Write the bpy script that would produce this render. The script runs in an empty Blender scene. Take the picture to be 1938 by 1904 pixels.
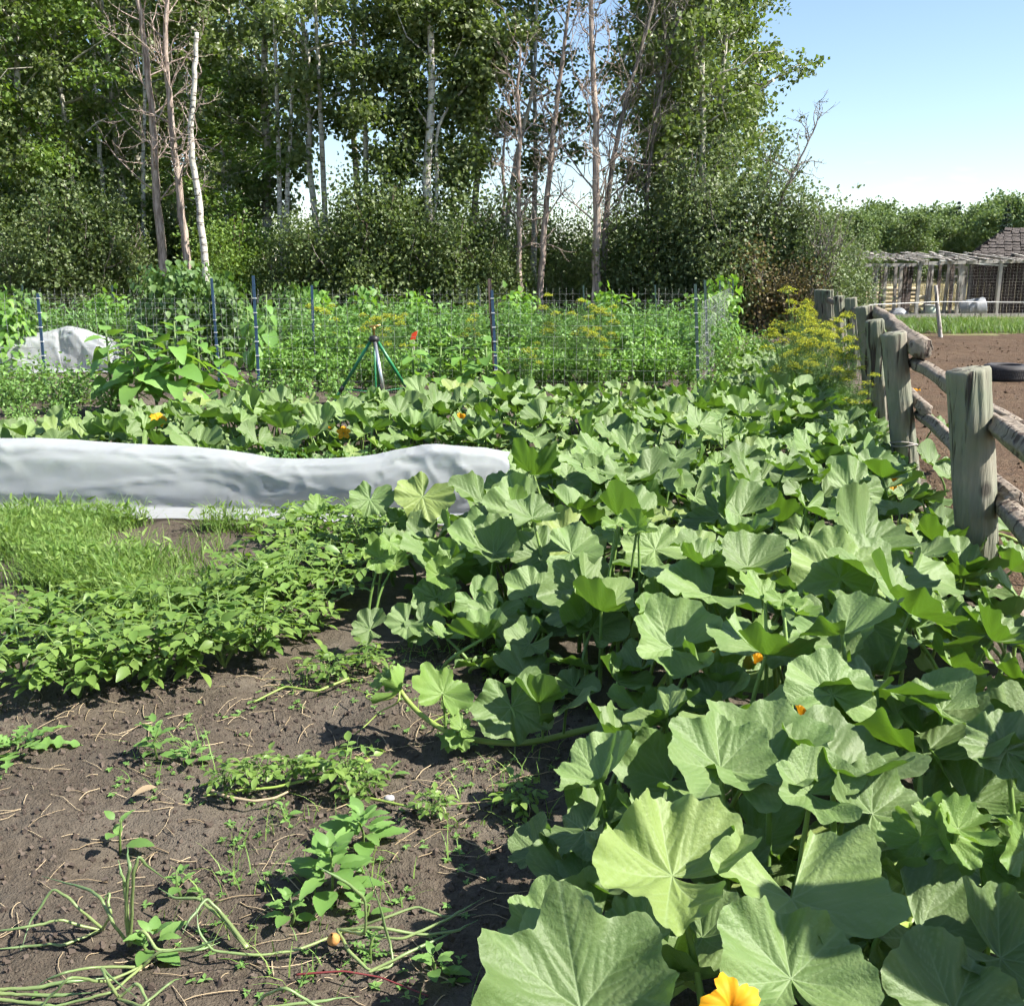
import bpy, math, random
import numpy as np
from mathutils import Matrix, Vector

# ------------------------------------------------------------------ camera, sky, sun, exposure
R = math.radians
sc = bpy.context.scene
COL = sc.collection
CAM_H, PITCH = 1.7, math.atan(447 / 1907)
FPX, CX, CY = 1907.0, 969.0, 952.0          # photograph measured at 1938 x 1904

cam = bpy.data.cameras.new("camera")
cam.sensor_fit = 'HORIZONTAL'
cam.sensor_width = 36.0
cam.lens = 36.0 * FPX / 1938.0
cam.clip_start, cam.clip_end = 0.05, 3000
camo = bpy.data.objects.new("camera", cam)
COL.objects.link(camo)
camo.location = (0, 0, CAM_H)
camo.rotation_euler = (math.pi / 2 - PITCH, 0, 0)
sc.camera = camo

SUN_AZ, SUN_EL = R(104), R(45)               # azimuth clockwise from the view direction (+Y)
SUN = Vector((math.cos(SUN_EL) * math.sin(SUN_AZ), math.cos(SUN_EL) * math.cos(SUN_AZ), math.sin(SUN_EL)))
w = bpy.data.worlds.new("World")
sc.world = w
w.use_nodes = True
nt = w.node_tree
bgn = nt.nodes["Background"]
sky = nt.nodes.new("ShaderNodeTexSky")
sky.sky_type = 'NISHITA'
sky.sun_disc = False
sky.sun_elevation = SUN_EL
sky.sun_rotation = SUN_AZ
sky.altitude = 300
sky.air_density, sky.dust_density, sky.ozone_density = 1.0, 0.45, 1.6
tc = nt.nodes.new("ShaderNodeTexCoord")
mp = nt.nodes.new("ShaderNodeMapping")
mp.inputs["Scale"].default_value = (1.0, 1.0, 4.2)
mp.inputs["Location"].default_value = (4.1, 1.1, 0.3)
nz = nt.nodes.new("ShaderNodeTexNoise")
nz.inputs["Scale"].default_value = 2.1
nz.inputs["Detail"].default_value = 5
nz.inputs["Roughness"].default_value = 0.6
rp = nt.nodes.new("ShaderNodeValToRGB")
rp.color_ramp.elements[0].position = 0.57
rp.color_ramp.elements[0].color = (0, 0, 0, 1)
rp.color_ramp.elements[1].position = 0.78
rp.color_ramp.elements[1].color = (0.5, 0.5, 0.5, 1)
mixc = nt.nodes.new("ShaderNodeMix")
mixc.data_type = 'RGBA'
mixc.inputs["B"].default_value = (10.5, 10.8, 11.4, 1)
nt.links.new(tc.outputs["Generated"], mp.inputs["Vector"])
nt.links.new(mp.outputs["Vector"], nz.inputs["Vector"])
nt.links.new(nz.outputs["Fac"], rp.inputs["Fac"])
nt.links.new(rp.outputs["Color"], mixc.inputs["Factor"])
nt.links.new(sky.outputs["Color"], mixc.inputs["A"])
nt.links.new(mixc.outputs["Result"], bgn.inputs["Color"])
bgn.inputs["Strength"].default_value = 0.082

sl = bpy.data.lights.new("sun", 'SUN')
sl.energy = 5.0
sl.angle = R(0.53)
sl.color = (1.0, 0.95, 0.86)
slo = bpy.data.objects.new("sun", sl)
COL.objects.link(slo)
slo.rotation_euler = (-SUN).to_track_quat('-Z', 'Y').to_euler()

sc.view_settings.view_transform = 'Standard'
sc.view_settings.look = 'None'
sc.view_settings.gamma = 1
sc.view_settings.use_curve_mapping = False
sc.view_settings.exposure = 1.4
sc.render.engine = 'CYCLES'
cy = sc.cycles
cy.max_bounces, cy.diffuse_bounces, cy.glossy_bounces = 4, 2, 1
cy.transmission_bounces, cy.transparent_max_bounces = 3, 6
cy.caustics_reflective = cy.caustics_refractive = False
cy.use_adaptive_sampling = True
cy.adaptive_threshold = 0.07
cy.adaptive_min_samples = 10
cy.use_denoising = True
cy.sample_clamp_indirect = 6

# ------------------------------------------------------------------ geometry helpers
cp, sp = math.cos(PITCH), math.sin(PITCH)

def ray(px, py):
    u, v = (px - CX) / FPX, (py - CY) / FPX
    return np.array((u, cp - v * sp, -sp - v * cp))

def G(px, py, z=0.0):
    """point of the horizontal plane z seen at a place of the photograph"""
    d = ray(px, py)
    return np.array((0, 0, CAM_H)) + d * ((z - CAM_H) / d[2])

def D(px, py, Y):
    """point at ground distance Y seen at a place of the photograph"""
    d = ray(px, py)
    return np.array((0, 0, CAM_H)) + d * (Y / d[1])

def nrm(a):
    a = np.asarray(a, float)
    return a / np.maximum(np.linalg.norm(a, axis=-1, keepdims=True), 1e-9)

def hash2(i, j, s):
    n = (i * 374761393 + j * 668265263 + s * 1442695041) & 0x7fffffff
    n = ((n ^ (n >> 13)) * 1274126177) & 0x7fffffff
    return ((n ^ (n >> 16)) & 0xffff) / 65535.0

def vnoise(x, y, s=0):
    x, y = np.asarray(x, float), np.asarray(y, float)
    i, j = np.floor(x).astype(np.int64), np.floor(y).astype(np.int64)
    fx, fy = x - i, y - j
    fx, fy = fx * fx * (3 - 2 * fx), fy * fy * (3 - 2 * fy)
    a, b = hash2(i, j, s), hash2(i + 1, j, s)
    c, d = hash2(i, j + 1, s), hash2(i + 1, j + 1, s)
    return (a + (b - a) * fx) * (1 - fy) + (c + (d - c) * fx) * fy

def fbm(x, y, s=0, o=4):
    t, a, f = 0, 0.5, 1.0
    for k in range(o):
        t = t + a * (vnoise(np.asarray(x) * f, np.asarray(y) * f, s + k * 17) - 0.5)
        a *= 0.5
        f *= 2.03
    return t

class MB:
    """collects quads of one mesh, with one random number per piece"""
    def __init__(s):
        s.V, s.F, s.A, s.B, s.n = [], [], [], [], 0
    def add(s, V, F, a=0.0, b=0.0):
        V = np.asarray(V, float).reshape(-1, 3)
        s.V.append(V)
        s.F.append(np.asarray(F, np.int64).reshape(-1, 4) + s.n)
        s.A.append(np.broadcast_to(np.asarray(a, float), (len(V),)))
        s.B.append(np.broadcast_to(np.asarray(b, float), (len(V),)))
        s.n += len(V)
        return s
    def mesh(s, name, mat, smooth=True):
        V, F = np.concatenate(s.V), np.concatenate(s.F)
        me = bpy.data.meshes.new(name)
        me.vertices.add(len(V))
        me.vertices.foreach_set("co", V.ravel())
        me.loops.add(F.size)
        me.loops.foreach_set("vertex_index", F.ravel().astype(np.int32))
        me.polygons.add(len(F))
        me.polygons.foreach_set("loop_start", np.arange(0, F.size, 4, dtype=np.int32))
        me.polygons.foreach_set("loop_total", np.full(len(F), 4, np.int32))
        me.polygons.foreach_set("use_smooth", np.full(len(F), smooth, bool))
        at = me.attributes.new("rnd", 'FLOAT', 'POINT')
        at.data.foreach_set("value", np.concatenate(s.A).astype(np.float32))
        bt = me.attributes.new("mark", 'FLOAT', 'POINT')
        bt.data.foreach_set("value", np.concatenate(s.B).astype(np.float32))
        me.materials.append(mat)
        me.update(calc_edges=True)
        return me

def obj(name, me, parent=None, M=None):
    o = bpy.data.objects.new(name, me)
    COL.objects.link(o)
    if parent is not None:
        o.parent = parent
    if M is not None:
        o.matrix_basis = M
    return o

def tag(o, label=None, cat=None, group=None, kind=None):
    if label: o["label"] = label
    if cat: o["category"] = cat
    if group: o["group"] = group
    if kind: o["kind"] = kind
    return o

def empty(name, loc, label, cat, group=None, rz=0.0, s=1.0):
    o = bpy.data.objects.new(name, None)
    COL.objects.link(o)
    o.empty_display_size = 0.1
    o.location = tuple(float(c) for c in loc)
    o.rotation_euler = (0, 0, rz)
    o.scale = (s, s, s)
    return tag(o, label, cat, group)

def copy_thing(root, loc, rz, s, label, sz=None):
    c = root.copy()
    COL.objects.link(c)
    c.location = tuple(float(v) for v in loc)
    c.rotation_euler = (0, 0, rz)
    c.scale = (s, s, sz or s)
    c["label"] = label
    for ch in root.children:
        k = ch.copy()
        COL.objects.link(k)
        k.parent = c
    return c

def tube(path, rad, n=6, cap=True):
    P = np.asarray(path, float)
    rad = np.broadcast_to(np.asarray(rad, float), (len(P),))
    T = nrm(np.gradient(P, axis=0))
    ref = np.array((0.31, 0.2, 0.93)) if abs(nrm(P[-1] - P[0])[2]) < 0.8 else np.array((0.94, 0.3, 0.05))
    U = nrm(np.cross(T, ref))
    W = np.cross(T, U)
    a = np.arange(n) * 2 * math.pi / n
    V = P[:, None] + rad[:, None, None] * (np.cos(a)[None, :, None] * U[:, None] + np.sin(a)[None, :, None] * W[:, None])
    V = V.reshape(-1, 3)
    i, j = np.meshgrid(np.arange(len(P) - 1), np.arange(n), indexing='ij')
    k = (j + 1) % n
    F = np.stack([i * n + j, i * n + k, (i + 1) * n + k, (i + 1) * n + j], -1).reshape(-1, 4)
    if cap and n >= 4:
        e = []
        for b, flip in ((0, True), ((len(P) - 1) * n, False)):
            for q in range(1, n - 2, 2):
                f = [b, b + q, b + q + 1, b + min(q + 2, n - 1)]
                e.append(f[::-1] if flip else f)
        F = np.concatenate([F, np.array(e)])
    return V, F

def grid_faces(nu, nv):
    i, j = np.meshgrid(np.arange(nu - 1), np.arange(nv - 1), indexing='ij')
    return np.stack([i * nv + j, (i + 1) * nv + j, (i + 1) * nv + j + 1, i * nv + j + 1], -1).reshape(-1, 4)

BOXV = np.array([(x, y, z) for x in (-.5, .5) for y in (-.5, .5) for z in (-.5, .5)], float)
BOXF = np.array([(0, 1, 3, 2), (4, 6, 7, 5), (0, 4, 5, 1), (2, 3, 7, 6), (0, 2, 6, 4), (1, 5, 7, 3)])

def box(c, size, rot=None):
    V = BOXV * np.asarray(size, float)
    if rot is not None:
        V = V @ np.asarray(rot).T
    return V + np.asarray(c, float), BOXF

def beam(a, b, wd, ht, up=(0, 0, 1)):
    a, b = np.asarray(a, float), np.asarray(b, float)
    t = nrm(b - a)
    x = nrm(np.cross(t, up))
    z = np.cross(x, t)
    return box((a + b) / 2, (wd, np.linalg.norm(b - a), ht), np.stack([x, t, z], 1))

def frames(tip, nor):
    """rotation matrices whose y runs along tip and z near nor"""
    tip, nor = nrm(tip), np.asarray(nor, float)
    x = nrm(np.cross(tip, nor))
    z = np.cross(x, tip)
    return np.stack([x, tip, z], -1)

def inst(mb, LT, Rm, T, S, a, b=None):
    Vt, Ft = LT
    n = len(T)
    S = np.broadcast_to(np.asarray(S, float), (n,))
    V = np.einsum('nij,kj->nki', Rm, Vt) * S[:, None, None] + np.asarray(T)[:, None]
    F = Ft[None] + (np.arange(n) * len(Vt))[:, None, None]
    mb.add(V.reshape(-1, 3), F.reshape(-1, 4), np.repeat(np.broadcast_to(a, (n,)), len(Vt)), 0.0)

def leaf_t(seg=4, wd=0.5, fold=0.25, droop=0.2, heart=0.0, wav=0.0, blunt=0.75):
    """an oval leaf, one unit long, from the origin along +y"""
    t = np.linspace(0.0, 1, seg + 1)
    p = np.sin(np.pi * np.clip(t ** (0.8 if not heart else 0.55), 0.02, 0.985)) ** blunt
    h = wd / 2 * p
    V = []
    for k, (tt, hh) in enumerate(zip(t, h)):
        y0 = tt
        zz = -droop * tt * tt
        wv = wav * (1 if k % 2 else -1)
        back = heart * hh * (1 - tt)
        V += [(-hh, y0 - back, zz + fold * hh + wv), (0, y0, zz), (hh, y0 - back, zz + fold * hh - wv)]
    return np.array(V), grid_faces(seg + 1, 3)[:, ::-1]

DIAM = (np.array([(0, 0, 0), (.48, .5, .08), (0, 1, -.06), (-.48, .5, .08)], float), np.array([[0, 1, 2, 3]]))
OVAL = leaf_t(4, 0.55, 0.3, 0.25)
OVAL3 = leaf_t(2, 0.6, 0.3, 0.2)
NARROW = leaf_t(3, 0.28, 0.35, 0.35)
BEANL = leaf_t(3, 0.8, 0.2, 0.3, heart=0.4)

def rdir(rng, n, zb=0.0):
    v = rng.normal(size=(n, 3))
    v[:, 2] += zb
    return nrm(v)

# ------------------------------------------------------------------ materials
class NT:
    def __init__(s, name):
        s.m = bpy.data.materials.new(name)
        s.m.use_nodes = True
        s.t = s.m.node_tree
        s.p = s.t.nodes["Principled BSDF"]
        s.out = s.t.nodes["Material Output"]
    def n(s, typ, **kw):
        x = s.t.nodes.new("ShaderNode" + typ)
        for k, v in kw.items():
            if k in x.inputs:
                s.put(x.inputs[k], v)
            else:
                setattr(x, k, v)
        return x
    def put(s, sock, v):
        if isinstance(v, bpy.types.NodeSocket):
            s.t.links.new(v, sock)
        elif isinstance(v, (tuple, list)) and len(v) == 3 and sock.type == 'RGBA':
            sock.default_value = (*v, 1)
        else:
            sock.default_value = v
    def attr(s, name):
        return s.n("Attribute", attribute_name=name).outputs["Fac"]
    def mix(s, f, a, b, mode='MIX'):
        x = s.n("Mix", data_type='RGBA', blend_type=mode)
        s.put(x.inputs["Factor"], f)
        s.put(x.inputs[6], a)
        s.put(x.inputs[7], b)
        return x.outputs[2]
    def math(s, op, a, b=0.0, c=0.0):
        x = s.n("Math", operation=op)
        s.put(x.inputs[0], a)
        s.put(x.inputs[1], b)
        s.put(x.inputs[2], c)
        return x.outputs[0]
    def ramp(s, f, *stops):
        x = s.n("ValToRGB")
        e = x.color_ramp.elements
        while len(e) < len(stops):
            e.new(0.5)
        for k, (p, c) in enumerate(stops):
            e[k].position = p
            e[k].color = (*c, 1) if isinstance(c, tuple) else (c, c, c, 1)
        s.put(x.inputs["Fac"], f)
        return x.outputs["Color"]
    def coord(s, scale=(1, 1, 1), kind="Object"):
        x = s.n("Mapping")
        s.put(x.inputs["Vector"], s.n("TexCoord").outputs[kind])
        x.inputs["Scale"].default_value = scale
        return x.outputs[0]
    def noise(s, scale, detail=5, rough=0.55, vec=None, out="Fac"):
        x = s.n("TexNoise", Scale=scale, Detail=detail, Roughness=rough)
        s.put(x.inputs["Vector"], vec if vec is not None else s.coord())
        return x.outputs[out]
    def bump(s, h, strength=0.5, dist=0.01):
        x = s.n("Bump", Strength=strength, Distance=dist)
        s.put(x.inputs["Height"], h)
        s.put(s.p.inputs["Normal"], x.outputs[0])
        return x.outputs[0]
    def set(s, **kw):
        for k, v in kw.items():
            s.put(s.p.inputs[k.replace("_", " ")], v)
        return s

def leaf_mat(name, c1, c2, trc, tr=0.3, rough=0.5, spec=0.35, under=None, vein=None, bump=False, objvar=0.25):
    a = NT(name)
    rn = a.attr("rnd")
    col = a.mix(rn, c1, c2)
    orn = a.n("ObjectInfo").outputs["Random"]
    val = a.math('MULTIPLY_ADD', orn, objvar, 1 - objvar / 2)
    col = a.mix(1.0, col, a.n("CombineColor", Red=val, Green=val, Blue=val).outputs[0], 'MULTIPLY')
    if bump:
        col = a.mix(a.ramp(orn, (0.86, 0.0), (1.0, 0.55)), col, (0.24, 0.27, 0.06))
        col = a.mix(a.ramp(a.noise(9, 3), (0.62, 0.0), (0.75, 0.35)), col, (0.20, 0.25, 0.10))
    if vein:
        col = a.mix(a.math('MULTIPLY', a.attr("mark"), 0.55), col, vein)
    if under:
        col = a.mix(a.n("NewGeometry").outputs["Backfacing"], col, under)
    a.set(Base_Color=col, Roughness=rough, Specular_IOR_Level=spec)
    if bump:
        h = a.noise(30, 2)
        h = a.math('SUBTRACT', h, a.math('MULTIPLY', a.attr("mark"), 0.35))
        a.bump(h, 0.35, 0.006)
    t = a.n("BsdfTranslucent")
    a.put(t.inputs["Color"], trc)
    mx = a.n("MixShader")
    a.put(mx.inputs[0], tr)
    a.put(mx.inputs[1], a.p.outputs[0])
    a.put(mx.inputs[2], t.outputs[0])
    a.put(a.out.inputs[0], mx.outputs[0])
    return a.m

M = {}
M['pumpkin'] = leaf_mat('pumpkin leaf', (0.094, 0.166, 0.042), (0.168, 0.236, 0.088), (0.16, 0.32, 0.02), 0.22,
                        0.55, 0.38, under=(0.12, 0.20, 0.06), vein=(0.25, 0.33, 0.16), bump=True, objvar=0.5)
M['pumpkin_young'] = leaf_mat('young pumpkin leaf', (0.11, 0.20, 0.04), (0.17, 0.26, 0.06), (0.20, 0.36, 0.03), 0.28,
                              0.5, 0.4, under=(0.18, 0.29, 0.07), vein=(0.25, 0.34, 0.13), bump=True, objvar=0.2)
M['aspen'] = leaf_mat('aspen foliage', (0.068, 0.112, 0.034), (0.185, 0.220, 0.085), (0.20, 0.30, 0.04), 0.32, 0.45, 0.45, objvar=0.3)
M['aspen_light'] = leaf_mat('light aspen foliage', (0.084, 0.162, 0.031), (0.168, 0.246, 0.054), (0.246, 0.381, 0.034), 0.34, 0.45, 0.4)
M['scrub'] = leaf_mat('scrub foliage', (0.055, 0.098, 0.030), (0.160, 0.195, 0.072), (0.17, 0.26, 0.04), 0.28, 0.5, 0.4)
M['willow'] = leaf_mat('willow foliage', (0.086, 0.132, 0.052), (0.172, 0.207, 0.098), (0.196, 0.283, 0.065), 0.28, 0.5, 0.4)
M['dry_scrub'] = leaf_mat('browning scrub foliage', (0.090, 0.098, 0.040), (0.215, 0.150, 0.075), (0.22, 0.18, 0.05), 0.25, 0.6, 0.3)
M['distant'] = leaf_mat('distant foliage', (0.085, 0.140, 0.055), (0.185, 0.240, 0.090), (0.20, 0.30, 0.06), 0.25, 0.6, 0.3)
M['spruce'] = leaf_mat('spruce needles', (0.040, 0.075, 0.048), (0.080, 0.120, 0.075), (0.03, 0.06, 0.03), 0.1, 0.6, 0.3)
M['potato'] = leaf_mat('potato foliage', (0.085, 0.165, 0.032), (0.190, 0.280, 0.065), (0.24, 0.42, 0.03), 0.30, 0.45, 0.4)
M['weed'] = leaf_mat('weed foliage', (0.098, 0.207, 0.046), (0.178, 0.299, 0.086), (0.262, 0.458, 0.044), 0.30, 0.5, 0.35)
M['grass'] = leaf_mat('grass blades', (0.090, 0.185, 0.035), (0.220, 0.310, 0.080), (0.291, 0.470, 0.056), 0.32, 0.5, 0.35)
M['paddock_grass'] = leaf_mat('paddock weeds', (0.060, 0.135, 0.028), (0.170, 0.230, 0.065), (0.18, 0.32, 0.04), 0.32, 0.5, 0.35)
M['pepper'] = leaf_mat('vegetable foliage', (0.084, 0.198, 0.038), (0.192, 0.324, 0.072), (0.246, 0.470, 0.045), 0.32, 0.45, 0.4)
M['tomato'] = leaf_mat('tomato foliage', (0.069, 0.163, 0.044), (0.150, 0.275, 0.075), (0.207, 0.391, 0.046), 0.30, 0.5, 0.35)
M['bean'] = leaf_mat('bean foliage', (0.084, 0.198, 0.036), (0.198, 0.336, 0.072), (0.269, 0.504, 0.034), 0.36, 0.5, 0.35)
M['sunflower'] = leaf_mat('sunflower foliage', (0.105, 0.231, 0.050), (0.176, 0.319, 0.077), (0.276, 0.488, 0.042), 0.32, 0.5, 0.35,
                          vein=(0.26, 0.36, 0.14), objvar=0.3)
M['dill_green'] = leaf_mat('dill greenery', (0.060, 0.130, 0.040), (0.130, 0.200, 0.060), (0.16, 0.28, 0.05), 0.25, 0.6, 0.3)
M['bean_dark'] = leaf_mat('dark bean foliage', (0.060, 0.125, 0.035), (0.120, 0.195, 0.055), (0.16, 0.30, 0.03), 0.3, 0.5, 0.35)  # darker green of the small-leaved bean mounds
M['dill_yellow'] = leaf_mat('dill flowers', (0.30, 0.37, 0.040), (0.46, 0.48, 0.045), (0.5, 0.45, 0.03), 0.25, 0.7, 0.2)
M['blossom'] = leaf_mat('squash blossom', (0.50, 0.20, 0.008), (0.66, 0.33, 0.015), (0.7, 0.34, 0.015), 0.25, 0.6, 0.2)
M['onion'] = leaf_mat('onion leaf', (0.115, 0.200, 0.080), (0.240, 0.300, 0.110), (0.25, 0.36, 0.10), 0.15, 0.4, 0.5)
M['dry_grass'] = leaf_mat('dry field grass', (0.26, 0.22, 0.12), (0.36, 0.30, 0.18), (0.3, 0.26, 0.12), 0.25, 0.8, 0.1)
M['stalk'] = leaf_mat('leaf stalk', (0.13, 0.23, 0.055), (0.21, 0.31, 0.08), (0.25, 0.4, 0.05), 0.12, 0.45, 0.45)
M['vine'] = leaf_mat('vine stem', (0.20, 0.30, 0.06), (0.30, 0.38, 0.09), (0.3, 0.4, 0.08), 0.12, 0.45, 0.45)
M['green_stem'] = leaf_mat('green stem', (0.09, 0.16, 0.04), (0.15, 0.22, 0.06), (0.2, 0.3, 0.05), 0.1, 0.5, 0.4)

def bark(name, c1, c2, dark, bands=True):
    a = NT(name)
    v = a.coord((1, 1, 1))
    base = a.mix(a.noise(3.0, 4, vec=v), c1, c2)
    if bands:
        k = a.noise(1.0, 5, 0.7, vec=a.coord((4, 4, 13)))
        base = a.mix(a.ramp(k, (0.52, 0.0), (0.62, 0.9)), base, dark)
        k2 = a.noise(1.0, 3, 0.6, vec=a.coord((1.2, 1.2, 0.8)))
        base = a.mix(a.ramp(k2, (0.55, 0.0), (0.75, 0.6)), base, dark)
    else:
        k = a.noise(1.0, 6, 0.7, vec=a.coord((18, 18, 2.2)))
        base = a.mix(a.ramp(k, (0.42, 0.85), (0.6, 0.0)), base, dark)
    a.set(Base_Color=base, Roughness=0.9, Specular_IOR_Level=0.15)
    return a.m

M['birch'] = bark('white bark', (0.44, 0.42, 0.37), (0.56, 0.53, 0.47), (0.07, 0.06, 0.05))
M['aspen_bark'] = bark('aspen bark', (0.34, 0.33, 0.27), (0.45, 0.43, 0.36), (0.09, 0.08, 0.06))
M['dead_bark'] = bark('dead bark', (0.37, 0.30, 0.25), (0.50, 0.42, 0.36), (0.15, 0.11, 0.09), False)
M['grey_twig'] = bark('grey twigs', (0.20, 0.175, 0.15), (0.30, 0.27, 0.24), (0.09, 0.08, 0.07), False)
M['brown_twig'] = bark('brown twigs', (0.10, 0.075, 0.06), (0.16, 0.12, 0.095), (0.05, 0.04, 0.03), False)

def wood(name, c1, c2, crack, axis=(24, 24, 1.6), green=None):
    a = NT(name)
    g = a.noise(1.0, 4, 0.65, vec=a.coord(axis))
    base = a.mix(a.ramp(g, (0.3, 0.0), (0.7, 1.0)), c1, c2)
    if green:
        base = a.mix(a.ramp(a.noise(2.2, 4), (0.35, 0.0), (0.65, 0.9)), base, green)
    ck = a.noise(1.0, 3, 0.5, vec=a.coord((axis[0] * .8, axis[1] * .8, axis[2] * .35)))
    ckr = a.ramp(ck, (0.37, 1.0), (0.43, 0.0))
    base = a.mix(ckr, base, crack)
    knot = a.n("TexVoronoi", Scale=2.3)
    a.put(knot.inputs["Vector"], a.coord((1, 1, .8)))
    base = a.mix(a.ramp(knot.outputs["Distance"], (0.05, 0.85), (0.1, 0.0)), base, crack)
    a.set(Base_Color=base, Roughness=0.88, Specular_IOR_Level=0.2)
    h = a.math('SUBTRACT', g, a.math('MULTIPLY', ckr, 0.9))
    a.bump(h, 0.9, 0.016)
    return a.m

M['post'] = wood('weathered treated post', (0.165, 0.155, 0.120), (0.30, 0.265, 0.215), (0.05, 0.042, 0.035), green=(0.15, 0.175, 0.120))
M['rail'] = wood('weathered rail', (0.150, 0.124, 0.096), (0.29, 0.245, 0.20), (0.08, 0.06, 0.05), axis=(20, 20, 20))
M['grey_board'] = wood('grey weathered board', (0.27, 0.245, 0.215), (0.44, 0.41, 0.37), (0.12, 0.10, 0.09), axis=(14, 14, 3))
M['dark_board'] = wood('dark weathered board', (0.075, 0.055, 0.048), (0.14, 0.105, 0.09), (0.03, 0.025, 0.02), axis=(14, 14, 2))
M['shed_dark'] = wood('dark brown shed wall', (0.030, 0.022, 0.022), (0.052, 0.040, 0.038), (0.015, 0.012, 0.012), axis=(9, 9, 1.5))
M['shingle'] = wood('weathered shingle', (0.045, 0.038, 0.034), (0.125, 0.108, 0.098), (0.05, 0.04, 0.04), axis=(10, 3, 10))
M['peeled_log'] = wood('peeled pale log', (0.50, 0.40, 0.24), (0.62, 0.52, 0.34), (0.30, 0.22, 0.13), axis=(3, 10, 10))

def end_grain(name, c1, c2):
    a = NT(name)
    wv = a.n("TexWave", wave_type='RINGS', Scale=22.0, Distortion=2.5, Detail=3)
    a.put(wv.inputs["Vector"], a.coord())
    a.set(Base_Color=a.mix(wv.outputs["Fac"], c1, c2), Roughness=0.95)
    a.bump(wv.outputs["Fac"], 0.3, 0.004)
    return a.m

def plain(name, c, rough=0.6, metal=0.0, spec=0.4, nz=None):
    a = NT(name)
    col = a.mix(a.noise(nz or 12, 5), tuple(x * 0.72 for x in c), tuple(min(1, x * 1.15) for x in c))
    a.set(Base_Color=col, Roughness=rough, Metallic=metal, Specular_IOR_Level=spec)
    return a.m

M['stake_green'] = plain('green steel stake', (0.045, 0.085, 0.070), 0.55)
M['stake_blue'] = plain('blue steel stake', (0.035, 0.075, 0.135), 0.55)
M['stake_band'] = plain('white tie band', (0.62, 0.63, 0.62), 0.5)
M['wire'] = plain('galvanised wire', (0.32, 0.33, 0.31), 0.45, 0.3)
M['coop_wire'] = plain('rusty poultry wire', (0.34, 0.31, 0.29), 0.6, 0.2)
M['rope'] = plain('white rope', (0.75, 0.74, 0.70), 0.8)
M['tripod_green'] = plain('green painted tube', (0.02, 0.17, 0.065), 0.35, 0.0, 0.5)
M['alu'] = plain('bare aluminium tube', (0.72, 0.73, 0.74), 0.28, 0.85)
M['black_plastic'] = plain('black plastic', (0.02, 0.02, 0.022), 0.45)
M['brass'] = plain('brass', (0.45, 0.30, 0.10), 0.35, 0.9)
M['red_plastic'] = plain('red plastic', (0.75, 0.07, 0.025), 0.45)
M['white_plastic'] = plain('white plastic', (0.55, 0.55, 0.53), 0.5)
M['grey_plastic'] = plain('pale grey plastic', (0.22, 0.235, 0.255), 0.5)
M['mint_plastic'] = plain('pale mint plastic', (0.50, 0.58, 0.47), 0.5)
M['straw'] = leaf_mat('straw litter', (0.24, 0.18, 0.11), (0.46, 0.37, 0.24), (0.3, 0.2, 0.1), 0.1, 0.8, 0.2)
M['clod'] = leaf_mat('soil clods', (0.055, 0.042, 0.034), (0.105, 0.084, 0.068), (0.01, 0.01, 0.01), 0.0, 0.95, 0.1)
M['stone'] = plain('grey stone', (0.33, 0.32, 0.33), 0.8, nz=30)
M['onion_skin'] = plain('papery onion skin', (0.55, 0.27, 0.09), 0.5)

def soil(name, c1, c2, c3, pale=0.5, gs=38.0, bs=0.014):
    a = NT(name)
    v = a.coord()
    n1 = a.noise(2.2, 3, 0.6, vec=v)
    n2 = a.noise(gs, 4, 0.7, vec=v)
    base = a.mix(a.ramp(n2, (0.3, 0.0), (0.72, 1.0)), c1, c2)
    base = a.mix(a.math('MULTIPLY', a.ramp(n1, (0.45, 0.0), (0.68, 1.0)), pale), base, c3)
    base = a.mix(a.ramp(a.noise(1.1, 3, 0.6, vec=v), (0.50, 0.0), (0.66, 0.55)), base, c1)
    a.set(Base_Color=base, Roughness=0.97, Specular_IOR_Level=0.12)
    a.bump(a.math('ADD', n2, a.math('MULTIPLY', a.noise(gs * 3.7, 2, vec=v), 0.7)), 0.9, bs)
    return a.m

M['soil'] = soil('garden soil', (0.055, 0.044, 0.033), (0.118, 0.097, 0.074), (0.170, 0.147, 0.118), pale=0.6)
M['paddock'] = soil('paddock dirt', (0.050, 0.032, 0.022), (0.145, 0.096, 0.062), (0.165, 0.122, 0.078), gs=11.0, bs=0.05)

def field_mat():
    a = NT('rough grassland')
    v = a.coord()
    n1 = a.noise(0.06, 4, vec=v)
    n2 = a.noise(3.0, 6, 0.7, vec=v)
    base = a.mix(n2, (0.07, 0.10, 0.03), (0.15, 0.17, 0.06))
    base = a.mix(a.ramp(n1, (0.35, 0.0), (0.6, 1.0)), base, (0.24, 0.20, 0.11))
    a.set(Base_Color=base, Roughness=0.95, Specular_IOR_Level=0.1)
    a.bump(n2, 0.8, 0.1)
    return a.m
M['field'] = field_mat()
M['litter'] = soil('woodland floor', (0.045, 0.036, 0.022), (0.085, 0.070, 0.040), (0.07, 0.08, 0.03))

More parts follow.
